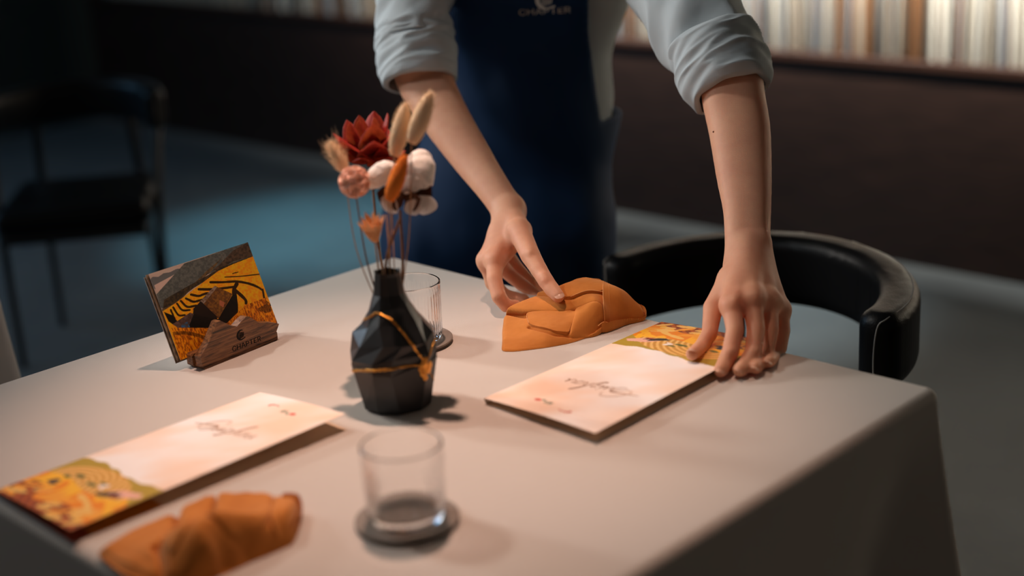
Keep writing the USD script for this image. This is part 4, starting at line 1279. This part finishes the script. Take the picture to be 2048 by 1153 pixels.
def body_core(F, grow=0.0, k=0.05, legs=True):
    """Torso, hips and legs as melted round cones, grown for clothing."""
    g = grow
    for c, s, r in ((chest, .062, .088), (waist, .036, .074), (hipc, .060, .088)):
        F.cone(c - LF * s, c + LF * s, r + g, r + g, k)
    for s in (-1, 1):
        F.cone(chest + LF * s * .055, waist + LF * s * .034, .084 + g, .073 + g, k)
        F.cone(waist + LF * s * .034, hipc + LF * s * .058, .073 + g, .086 + g, k)
        if legs:
            kn = V(hipc[0], hipc[1], .46) + LF * s * .085 + FW * .02
            an = V(hipc[0], hipc[1], .075) + LF * s * .095 - FW * .01
            F.cone(hipc + LF * s * .075 - V(0, 0, .03), kn, .082 + g, .056 + g, .03)
            F.cone(kn, an, .056 + g, .038 + g, .02)
    F.cone(shR + (midS - shR) * .15, shL + (midS - shL) * .15, .056 + g, .056 + g, k)
    F.cone((chest + midS) / 2 - LF * .05, (chest + midS) / 2 + LF * .05, .088 + g, .088 + g, k)


lo = np.minimum(hipc, midS) - V(.32, .32, 0)
hi = np.maximum(hipc, midS) + V(.32, .32, 0)
FB = Field(V(lo[0], lo[1], .0), V(hi[0], hi[1], 1.45), .011, .12)
body_core(FB)
FB.cone(midS + V(0, 0, .0), headc - V(0, 0, .05), .052, .050, .04)
for path in ([shL, V(-0.1481, 0.6904, 1.1582), V(-0.0916, 0.6591, 1.1121), V(-0.0428, 0.6320, 1.0761), elL], [shR, V(-0.4915, 0.5509, 1.1971), V(-0.4797, 0.5195, 1.1348), V(-0.4675, 0.4982, 1.0939), elR]):
    for a_, b_ in zip(path[:-1], path[1:]):
        FB.cone(a_, b_, .036, .034, .02)
core = FB.mesh()

# the head, bowed towards the table
hf = FW * .80 - V(0, 0, .60)
hf /= np.linalg.norm(hf)
hl3 = LF / np.linalg.norm(LF)
hu = np.cross(hl3, -hf) if np.cross(hl3, -hf)[2] > 0 else np.cross(-hf, hl3)


def hp(f_, l_, u_):
    return headc + hf * f_ + hl3 * l_ + hu * u_


FH = Field(headc - .17, headc + .17, .0034, .06)
FH.cone(hp(-.022, 0, .035), hp(.012, 0, .03), .083, .078, .03)
FH.cone(hp(.03, 0, -.04), hp(.05, 0, -.075), .058, .036, .04)
for s in (-1, 1):
    FH.cone(hp(.02, s * .045, -.06), hp(.055, s * .018, -.082), .030, .022, .02)
    FH.cone(hp(.078, s * .031, .004), hp(.0785, s * .031, .004), .016, .016, .012, sub=True)
    FH.cone(hp(.076, s * .012, .020), hp(.070, s * .045, .018), .008, .006, .010)
    FH.cone(hp(-.005, s * .076, .018), hp(-.004, s * .082, -.022), .013, .008, .006, squash=(hl3, .5))
    FH.cone(hp(.092, s * .010, -.030), hp(.090, s * .012, -.031), .008, .007, .008)
FH.cone(hp(.086, 0, .012), hp(.103, 0, -.026), .007, .010, .010)
FH.cone(hp(.080, -.016, -.054), hp(.080, .016, -.054), .008, .008, .006)
FH.cone(hp(.079, -.014, -.064), hp(.079, .014, -.064), .008, .008, .006)
FH.cone(hp(.095, -.020, -.0585), hp(.095, .020, -.0585), .002, .002, .003, sub=True)
FH.cone(hp(-.035, 0, -.05), midS + V(0, 0, .03), .050, .052, .03)
headm = FH.mesh()


def smooth_fore(fore, n=26):
    q = spline([np.r_[p, r] for p, r in fore], n)
    return [(r[:3], (r[3], r[4])) for r in q]


# ---- arms and hands: each one field, fingers kept apart by joining them only at the palm
def arm(el, wr, fore, palm, thumb, fingers, extra, h=0.0019):
    pts = [el, wr] + [p for fng in fingers + [thumb] for p, _ in fng]
    lo_, hi_ = np.min(pts, 0) - .055, np.max(pts, 0) + .055
    F = Field(lo_, hi_, h, .04)
    b1, b2 = F.new(), F.new()
    for (a, ra), (b, rb) in zip(fore[:-1], fore[1:]):
        d = b - a
        side = np.cross(d, CAM - a)
        side /= np.linalg.norm(side)
        for s, bone in ((-1, b1), (1, b2)):
            F.cone(a + side * s * ra[0], b + side * s * rb[0], ra[1], rb[1], .0005, bone)
    F.join(b1, .001)
    F.join(b2, .016)
    for (a, ra), (b, rb) in palm:
        F.cone(a, b, ra, rb, .011)
    fs = F.new()
    for fng in fingers:
        one = F.new()
        chain(F, fng, .0006, one)
        fs = np.minimum(fs, one)
    F.join(fs, .0065)
    th = F.new()
    chain(F, thumb, .0012, th)
    F.join(th, .009)
    for (a, ra), (b, rb), k in extra:
        F.cone(a - NEAR * .0008, b + NEAR * .0004, ra * 1.25, rb * 1.25, k)
    F.F = gaussian_filter(F.F, 0.9)
    return F.mesh()


# his left hand (right in the photograph), pressing the menu
li, lm, lr, lp = V(0.2038, 0.3561, 0.8093), V(0.2159, 0.3799, 0.8124), V(0.2205, 0.4069, 0.8027), V(0.2212, 0.4298, 0.7863)
tipI, tipM, tipR, tipP = V(0.2417, 0.2819, 0.7595), V(0.2576, 0.2969, 0.7590), V(0.2671, 0.3134, 0.7590), V(0.2679, 0.3388, 0.7585)
left_fingers = [
    [(li, .0122), (V(0.2246, 0.3338, 0.7897), .0104), (V(0.2330, 0.3131, 0.7715), .0098), (V(0.2349, 0.2988, 0.7617), .0090), (tipI, .0082)],
    [(lm, .0122), (V(0.2376, 0.3568, 0.7857), .0106), (V(0.2475, 0.3375, 0.7672), .0100), (V(0.2511, 0.3196, 0.7589), .0092), (tipM, .0084)],
    [(lr, .0116), (V(0.2399, 0.3826, 0.7786), .0098), (V(0.2470, 0.3642, 0.7583), .0092), (V(0.2482, 0.3513, 0.7502), .0085), (tipR, .0080)],
    [(lp, .0108), (V(0.2362, 0.4139, 0.7674), .0088), (V(0.2442, 0.3958, 0.7525), .0083), (V(0.2456, 0.3825, 0.7462), .0077), (tipP, .0072)]]
left_thumb = [(V(0.1642, 0.4101, 0.8190), .0150), (V(0.1642, 0.3733, 0.7936), .0118), (V(0.1815, 0.3427, 0.7732), .0094), (V(0.1831, 0.3247, 0.7627), .0088), (V(0.2010, 0.2831, 0.7700), .0076)]
left_palm = [((wrL + V(0, 0, 0), .0185), (li, .0130)), ((wrL, .0185), (lm, .0140)), ((V(0.1561, 0.4643, 0.8419), .0180), (lr, .0130)), ((V(0.1578, 0.4713, 0.8372), .0165), (lp, .0120)),
             ((V(0.1699, 0.4288, 0.8151), .017), (V(0.1993, 0.4097, 0.8066), .015)), ((li, .0115), (lm, .0118)), ((lm, .0118), (lr, .0112)), ((lr, .0112), (lp, .0104)),
             ((V(0.1642, 0.4101, 0.8190), .0150), (V(0.1888, 0.3839, 0.8055), .0120)), ((V(0.1717, 0.3873, 0.8013), .0105), (V(0.1951, 0.3849, 0.7939), .0105))]
left_extra = [((V(0.1707, 0.4425, 0.8403), .0022), (V(0.2247, 0.3724, 0.8204), .0030), .006), ((V(0.1670, 0.4403, 0.8370), .0018), (V(0.2126, 0.3508, 0.8192), .0028), .006),
              ((V(0.1733, 0.4491, 0.8359), .0018), (V(0.2270, 0.3974, 0.8115), .0028), .006), ((V(0.2213, 0.3683, 0.8172), .0040), (V(0.2251, 0.3708, 0.8160), .0040), .007),
              ((V(0.2091, 0.3458, 0.8125), .0036), (V(0.2122, 0.3475, 0.8127), .0036), .007), ((V(0.2255, 0.3965, 0.8065), .0036), (V(0.2281, 0.3988, 0.8058), .0036), .007),
              ((V(0.1547, 0.4717, 0.8643), .0020), (V(0.1722, 0.4581, 0.8385), .0018), .005), ((V(0.1722, 0.4581, 0.8385), .0018), (V(0.2003, 0.4218, 0.8211), .0016), .005),
              ((V(0.1435, 0.4760, 0.8756), .0020), (V(0.1515, 0.4678, 0.8596), .0018), .005), ((V(0.1674, 0.4703, 0.8564), .0055), (V(0.1692, 0.4710, 0.8539), .0055), .010),
              ((V(0.2369, 0.3069, 0.7736), .0032), (V(0.2380, 0.3073, 0.7738), .0032), .006), ((V(0.2517, 0.3316, 0.7693), .0032), (V(0.2525, 0.3324, 0.7693), .0032), .006)]
left_fore = [(elL, (.012, .0300)), (V(0.0387, 0.5910, 1.0029), (.0125, .0285)), (V(0.0645, 0.5689, 0.9631), (.0120, .0275)), (V(0.0989, 0.5299, 0.9157), (.0110, .0240)), (V(0.1260, 0.4977, 0.8835), (.0105, .0195)), (V(0.1462, 0.4699, 0.8563), (.0105, .0175)), (V(0.1563, 0.4566, 0.8407), (.0115, .0172)), (V(0.1681, 0.4376, 0.8220), (.0135, .0165)), (V(0.1841, 0.4149, 0.8087), (.0150, .0135))]
left_fore = smooth_fore(left_fore)
armL = arm(elL, wrL, left_fore, left_palm, left_thumb, left_fingers, left_extra)

# his right hand, pinching the napkin
ri, rm, rr_, rp = V(-0.1544, 0.3261, 0.8115), V(-0.1775, 0.3366, 0.8035), V(-0.1899, 0.3579, 0.8058), V(-0.1948, 0.3804, 0.8072)
right_fingers = [
    [(ri, .0122), (V(-0.1353, 0.3042, 0.7931), .0104), (V(-0.1184, 0.2940, 0.7758), .0098), (V(-0.1112, 0.2986, 0.7636), .0088), (V(-0.1072, 0.3129, 0.7604), .0080)],
    [(rm, .0122), (V(-0.1685, 0.3327, 0.7753), .0104), (V(-0.1545, 0.3389, 0.7580), .0098), (V(-0.1422, 0.3490, 0.7534), .0088), (V(-0.1310, 0.3526, 0.7531), .0080)],
    [(rr_, .0116), (V(-0.1808, 0.3733, 0.7772), .0098), (V(-0.1631, 0.3831, 0.7600), .0092), (V(-0.1460, 0.3878, 0.7491), .0084), (V(-0.1304, 0.3867, 0.7452), .0078)],
    [(rp, .0108), (V(-0.1882, 0.3970, 0.7805), .0088), (V(-0.1744, 0.4031, 0.7634), .0082), (V(-0.1589, 0.4058, 0.7518), .0076), (V(-0.1473, 0.4069, 0.7450), .0070)]]
right_thumb = [(V(-0.1404, 0.3599, 0.8453), .0150), (V(-0.0950, 0.3324, 0.8254), .0128), (V(-0.0714, 0.3222, 0.8133), .0108), (V(-0.0532, 0.3150, 0.8031), .0102), (V(-0.0395, 0.3107, 0.7961), .0097), (V(-0.0266, 0.3074, 0.7901), .0084)]
right_palm = [((wrR, .0165), (ri, .0135)), ((wrR, .0170), (rm, .0135)), ((V(-0.2054, 0.4126, 0.8525), .0165), (rr_, .0125)), ((V(-0.2059, 0.4189, 0.8510), .0155), (rp, .0115)),
              ((wrR, .0170), (V(-0.1452, 0.3647, 0.8434), .0160)), ((V(-0.1780, 0.3709, 0.8312), .020), (V(-0.1676, 0.3523, 0.8165), .0165)), ((ri, .0115), (rm, .0118)), ((rm, .0118), (rr_, .0112)), ((rr_, .0112), (rp, .0104)),
              ((V(-0.1476, 0.3668, 0.8370), .0135), (V(-0.1560, 0.3402, 0.8132), .0100))]
right_extra = [((V(-0.1800, 0.3845, 0.8556), .0020), (V(-0.1461, 0.3183, 0.8184), .0028), .006), ((V(-0.1632, 0.3804, 0.8521), .0026), (V(-0.0876, 0.3241, 0.8334), .0024), .006),
               ((V(-0.1805, 0.3276, 0.8067), .0042), (V(-0.1782, 0.3268, 0.8031), .0042), .008), ((V(-0.1481, 0.3163, 0.8151), .0036), (V(-0.1455, 0.3163, 0.8128), .0036), .007),
               ((V(-0.1869, 0.3875, 0.8644), .0020), (V(-0.1728, 0.3314, 0.8209), .0024), .006), ((V(-0.0536, 0.3103, 0.8116), .0034), (V(-0.0474, 0.3081, 0.8079), .0034), .006)]
right_fore = [(elR, (.013, .0335)), (V(-0.4226, 0.4704, 0.9992), (.0120, .0285)), (V(-0.3632, 0.4503, 0.9552), (.0105, .0240)), (V(-0.2946, 0.4313, 0.9097), (.0090, .0195)), (V(-0.2327, 0.4109, 0.8761), (.0070, .0160)), (V(-0.1962, 0.4002, 0.8539), (.0070, .0158))]
right_fore = smooth_fore(right_fore)
armR = arm(elR, wrR, right_fore, right_palm, right_thumb, right_fingers, right_extra)


def to_manifold(m):
    m = m.copy()
    m.merge_vertices()
    man = m3.Manifold(m3.Mesh(np.asarray(m.vertices, np.float32), np.asarray(m.faces, np.uint32)))
    return man if man.status() == m3.Error.NoError and man.volume() != 0 else None


parts = [core, headm, armL, armR]
mans = [to_manifold(m) for m in parts]
if all(x is not None for x in mans):
    u = mans[0]
    for x in mans[1:]:
        u = u + x
    mm = u.to_mesh()
    body = trimesh.Trimesh(mm.vert_properties[:, :3], mm.tri_verts, process=False)
else:
    body = cat(parts)
obj('body', body, M['skin'], per, smooth=True)


def nail(o, along, out, w, L, name='fingernail'):
    along = along / np.linalg.norm(along)
    out = out - along * (out @ along)
    out /= np.linalg.norm(out)
    s = np.cross(along, out)
    u, v = np.meshgrid(np.linspace(-1, 1, 9), np.linspace(-1, 1, 9), indexing='ij')
    rr = np.sqrt(np.clip(1 - np.abs(v) ** 3.0, 0.02, 1))
    P = o + (u * w * rr)[..., None] * s + (v * L)[..., None] * along - ((u * rr) ** 2 * w * .42)[..., None] * out - (np.clip(v, 0, 1) ** 2 * L * .16)[..., None] * out
    vv, f, _ = sheet(P, .0006, down=-out)
    obj(name, trimesh.Trimesh(vv, f, process=False), M['nail'], per, smooth=40)


def unit(v):
    return v / np.linalg.norm(v)


ta = unit(right_thumb[-1][0] - right_thumb[-3][0])
no = unit(NEAR * .85 + UP * .35 + RIGHT * .30)
nail(right_thumb[-1][0] - ta * .0045 + no * .0097, ta, no, .0064, .0078)
ta = unit(left_thumb[-1][0] - left_thumb[-2][0])
no = unit(UP * .85 - RIGHT * .15 + NEAR * .35)
nail(left_thumb[-1][0] - ta * .002 + no * .0082, ta, no, .0052, .0060)
for fg in left_fingers:
    ta = unit(fg[-1][0] - fg[-2][0])
    no = unit(NEAR * .80 + UP * .45 - RIGHT * .15)
    nail(fg[-1][0] - ta * .001 + no * (fg[-1][1] + .0004), ta, no, .0048, .0056)

mo, _ = hit(armL, [CAM], [(V(0.0377, 0.5489, 0.9614) - CAM) / np.linalg.norm(V(0.0377, 0.5489, 0.9614) - CAM)])
if not np.isnan(mo[0, 0]):
    obj('mole', trimesh.creation.icosphere(1, .0013).apply_translation(mo[0]), M['husk'], per, smooth=True, label='small dark mole on the left forearm')

# eyes and hair
for s in (-1, 1):
    e = obj('eye', trimesh.creation.icosphere(3, .0115).apply_translation(hp(.0665, s * .031, .003)), M['eye_white'], per, smooth=True)
    obj('iris', trimesh.creation.icosphere(2, .0058).apply_translation(hp(.0730, s * .031, .001)), M['iris'], e, smooth=True)
    obj('eyebrow', tube(spline([hp(.084, s * .014, .024), hp(.082, s * .032, .028), hp(.068, s * .052, .022)], 10), .0028, 6), M['hair'], per, smooth=True)
FHr = Field(headc - .17, headc + .17, .0045, .06)
FHr.cone(hp(-.026, 0, .040), hp(.008, 0, .040), .092, .085, .03)
FHr.cone(hp(.055, -.04, .068), hp(.055, .04, .068), .026, .026, .02)
FHr.cone(hp(.075, 0, -.05), hp(.12, 0, .0), .075, .060, .01, sub=True)
FHr.cone(hp(.0, 0, -.11), hp(-.03, 0, -.12), .085, .085, .02, sub=True)
Ph = FHr.pts(tuple(slice(0, q) for q in FHr.n))
FHr.F = FHr.F + (.006 * (meshkit.fbm(Ph * V(70, 70, 30), 2, 5) - .5)).astype(np.float32)
obj('hair', FHr.mesh(), M['hair'], per, smooth=True)

# ---- trousers, shoes
FT = Field(V(lo[0], lo[1], .03), V(hi[0], hi[1], waist[2] + .02), .011, .1)
body_core(FT, .014, .05)
FT.F = np.maximum(FT.F, (FT.pts(tuple(slice(0, q) for q in FT.n))[..., 2] - (waist[2] - .03)).astype(np.float32))
obj('trousers', FT.mesh(), M['trouser'], per, smooth=True)
for s in (-1, 1):
    c = V(hipc[0], hipc[1], 0) + LF * s * .098
    FS = Field(c - V(.22, .22, 0), c + V(.22, .22, .14), .008, .06)
    FS.cone(c - FW * .05 + V(0, 0, .046), c + FW * .14 + V(0, 0, .036), .042, .034, .02)
    FS.cone(c - FW * .02 + V(0, 0, .06), c - FW * .01 + V(0, 0, .10), .042, .040, .02)
    FS.F = np.maximum(FS.F, (.004 - FS.pts(tuple(slice(0, q) for q in FS.n))[..., 2]).astype(np.float32))
    obj('shoe', FS.mesh(), M['shoe'], per, smooth=True)

# ---- shirt: trunk and two sleeves, each sleeve a swept tube with creases and a rolled cuff
FSh = Field(V(lo[0], lo[1], waist[2] - .16), V(hi[0], hi[1], midS[2] + .11), .008, .1)
body_core(FSh, .016, .05, legs=False)
FSh.cone(midS + V(0, 0, .0), midS + V(0, 0, .045) + FW * .02, .066, .062, .03)
for s_, e_ in ((shL, elL), (shR, elR)):
    FSh.cone(s_, s_ + (e_ - s_) * .30, .060, .058, .03)
Ps = FSh.pts(tuple(slice(0, q) for q in FSh.n))
FSh.F = FSh.F + (.012 * (meshkit.fbm(Ps * V(16, 16, 9), 3, 11) - .5)).astype(np.float32)
FSh.F = np.maximum(FSh.F, (waist[2] - .12 - Ps[..., 2]).astype(np.float32))
shirt = obj('shirt', FSh.mesh(), M['shirt'], per, smooth=True)


def sleeve(path, radii, seed, ref, wrinkle=.006, n=72, m=72, fold=None):
    """A cloth tube along path with radii (towards the camera's side, across), creased by noise."""
    p = spline(path, n)
    ra = spline(radii, n)
    t = np.gradient(p, axis=0)
    t /= np.linalg.norm(t, axis=1, keepdims=True)
    b = np.cross(t, ref)
    b /= np.linalg.norm(b, axis=1, keepdims=True)
    a = np.cross(b, t)
    ang = np.linspace(0, 2 * np.pi, m, endpoint=False)
    dirv = np.cos(ang)[None, :, None] * a[:, None] + np.sin(ang)[None, :, None] * b[:, None]
    base = np.cos(ang)[None, :, None] * a[:, None] * ra[:, 0][:, None, None] + np.sin(ang)[None, :, None] * b[:, None] * ra[:, 1][:, None, None]
    v = p[:, None] + base
    s = np.linspace(0, 1, n)[:, None] * np.ones((1, m))
    q = np.stack([np.cos(ang)[None, :] * .8 + s * 1.6, np.sin(ang)[None, :] * .8 - s * 1.1, s * 2.6 + seed], -1)
    r1 = 1 - np.abs(2 * meshkit.fbm(q * 1.1, 2, seed) - 1) * 2.2
    r2 = meshkit.fbm(q * 2.6, 2, seed + 7) - .5
    disp = wrinkle * (r1 * 1.0 + r2 * .35)
    if fold is not None:
        disp = disp + fold(s, ang[None, :] * np.ones((n, 1)))
    return v + dirv * disp[..., None], dirv


def cloth_tube(v, dirv, th=.0022):
    """Outer and inner skins joined at both rims."""
    return rings(np.concatenate([v, (v - dirv * th)[::-1]]), caps=False, close=True)


camdir = NEAR * .95 + UP * .3
# right in the photograph
pL = [shL + (elL - shL) * .02, V(-0.1481, 0.6904, 1.1582), V(-0.0916, 0.6591, 1.1121), V(-0.0428, 0.6320, 1.0761), V(-0.0075, 0.6174, 1.0482)]
v, d = sleeve(pL, [(.062, .062), (.060, .064), (.056, .063), (.053, .061), (.050, .056)], 3, camdir, .0085)
obj('sleeve', cloth_tube(v, d), M['shirt'], shirt, smooth=True)
cL = [V(-0.0201, 0.6214, 1.0682), V(-0.0017, 0.6139, 1.0471), V(0.0164, 0.6055, 1.0251), V(0.0346, 0.5945, 1.0032)]


def roll(s, a):
    e = np.clip(np.minimum(s, 1 - s) / .10, 0, 1)
    return .0035 * np.sqrt(1 - (1 - e) ** 2) - .0035


v, d = sleeve(cL, [(.053, .0575), (.0555, .0595), (.0545, .0580), (.0500, .0520)], 21, camdir, .0065, n=48, fold=roll)
obj('cuff', cloth_tube(v, d, .006), M['shirt'], shirt, smooth=True)
# left in the photograph
pR = [shR + (elR - shR) * .02, V(-0.4915, 0.5509, 1.1971), V(-0.4797, 0.5195, 1.1348), V(-0.4686, 0.4972, 1.0940), V(-0.4568, 0.4859, 1.0594)]
v, d = sleeve(pR, [(.060, .060), (.058, .058), (.054, .052), (.053, .051), (.054, .052)], 9, camdir, .0075)
obj('sleeve', cloth_tube(v, d), M['shirt'], shirt, smooth=True)
cR = [V(-0.4622, 0.4891, 1.0719), V(-0.4528, 0.4822, 1.0491), V(-0.4417, 0.4736, 1.0253), V(-0.4304, 0.4648, 1.0010)]
v, d = sleeve(cR, [(.054, .0555), (.056, .0565), (.056, .0560), (.053, .0530)], 33, camdir, .0050, n=48, fold=roll)
obj('cuff', cloth_tube(v, d, .006), M['shirt'], shirt, smooth=True)

# ---- apron: bib and skirt, a shell on the front of the trunk
FA = Field(V(lo[0], lo[1], .36), V(hi[0], hi[1], midS[2] + .02), .0065, .1)
body_core(FA, .026, .06, legs=False)
for s in (-1, 1):
    FA.cone(hipc - LF * .012 + LF * s * .055, V(hipc[0], hipc[1], .40) + LF * s * .070 + FW * .02, .112, .118, .05)
Pa = FA.pts(tuple(slice(0, q) for q in FA.n))
rel = Pa - waist.astype(np.float32)
lat, fro, zz = rel @ LF.astype(np.float32), rel @ FW.astype(np.float32), Pa[..., 2]
fold = .017 * (meshkit.fbm(np.stack([lat * 14 + zz * 9, zz * 10 - lat * 5, 0 * zz + 3], -1), 3, 4) - .5) + .007 * np.sin(lat * 60 + 2 * np.sin(zz * 7)) * np.clip((waist[2] - .06 - zz) * 4, 0, 1)
skin_d = FA.F + fold.astype(np.float32)
shell = np.abs(gaussian_filter(skin_d, 1.2)) - .0066
bib = np.abs(lat + .012) - np.clip(.128 + (waist[2] - zz) * .10, .115, .30)
mask = np.maximum(-(fro + .035 + .10 * np.clip((waist[2] - zz) * 3, 0, 1)), np.where(zz > waist[2] - .02, bib, -.02))
FA.F = np.maximum(shell, np.maximum(mask, zz - (midS[2] - .06))).astype(np.float32)
apron_mesh = FA.mesh()
apron = obj('apron', apron_mesh, M['apron'], per, smooth=True)


def press(points, direction):
    """Points moved along direction until they lie on the apron's outer face."""
    p = np.array(points)
    best = np.full(len(p), np.nan)
    for step in np.arange(0, .30, .0015):
        q = p + direction * step
        ix = np.clip(((q - FA.lo) / FA.h).round().astype(int), 0, FA.n - 1)
        inn = FA.F[ix[:, 0], ix[:, 1], ix[:, 2]] < .001
        best = np.where(np.isnan(best) & inn, step, best)
    best = np.where(np.isnan(best), np.nanmedian(best), best)
    return p + direction * (np.median(best))


def on_apron(m, o, ex, ey, name, label):
    m = place(m, V(0, 0, 0), ex, ey)
    m.apply_translation(o)
    m.vertices = press(m.vertices, -FW) + FW * .0018
    obj(name, m, M['thread'], apron, smooth=False, label=label)


tx = meshkit.text_mesh('CHAPTER', .0092, .0006)
tx.vertices[:, 0] *= 1.35
tx.apply_translation([-tx.bounds.mean(0)[0], 0, 0])
exA = LF / np.linalg.norm(LF)
tilt = V(0, 0, 1.0) * .97 + FW * .12
tilt -= exA * (tilt @ exA)
tilt /= np.linalg.norm(tilt)
lgo = V(-0.3532, 0.6575, 1.0789) + FW * .16
on_apron(tx, lgo, exA, tilt, 'embroidered_lettering', 'grey embroidered word CHAPTER')
on_apron(emblem(.0150), V(-0.3574, 0.6636, 1.1018) + FW * .16, exA, tilt, 'embroidered_emblem', 'grey embroidered crescent emblem')
for s in (-1, 1):
    e = spline([midS + LF * s * .098 + FW * .125 - V(0, 0, .075), midS + LF * s * .088 + FW * .085 + V(0, 0, .01), midS + LF * s * .072 + FW * .02 + V(0, 0, .06), midS + LF * s * .05 - FW * .06 + V(0, 0, .055), midS - FW * .085 + V(0, 0, .035)], 26)
    for _ in range(40):
        ix = np.clip(((e - FSh.lo) / FSh.h).round().astype(int), 0, FSh.n - 1)
        inn = FSh.F[ix[:, 0], ix[:, 1], ix[:, 2]] < .004
        e[inn] += (FW * .3 + UP * .8) * .003
    e = np.array([np.convolve(np.pad(e[:, k], 2, 'edge'), np.ones(5) / 5, 'valid') for k in range(3)]).T
    obj('neck_strap', tube(e, .007, 8), M['apron'], apron, smooth=True)
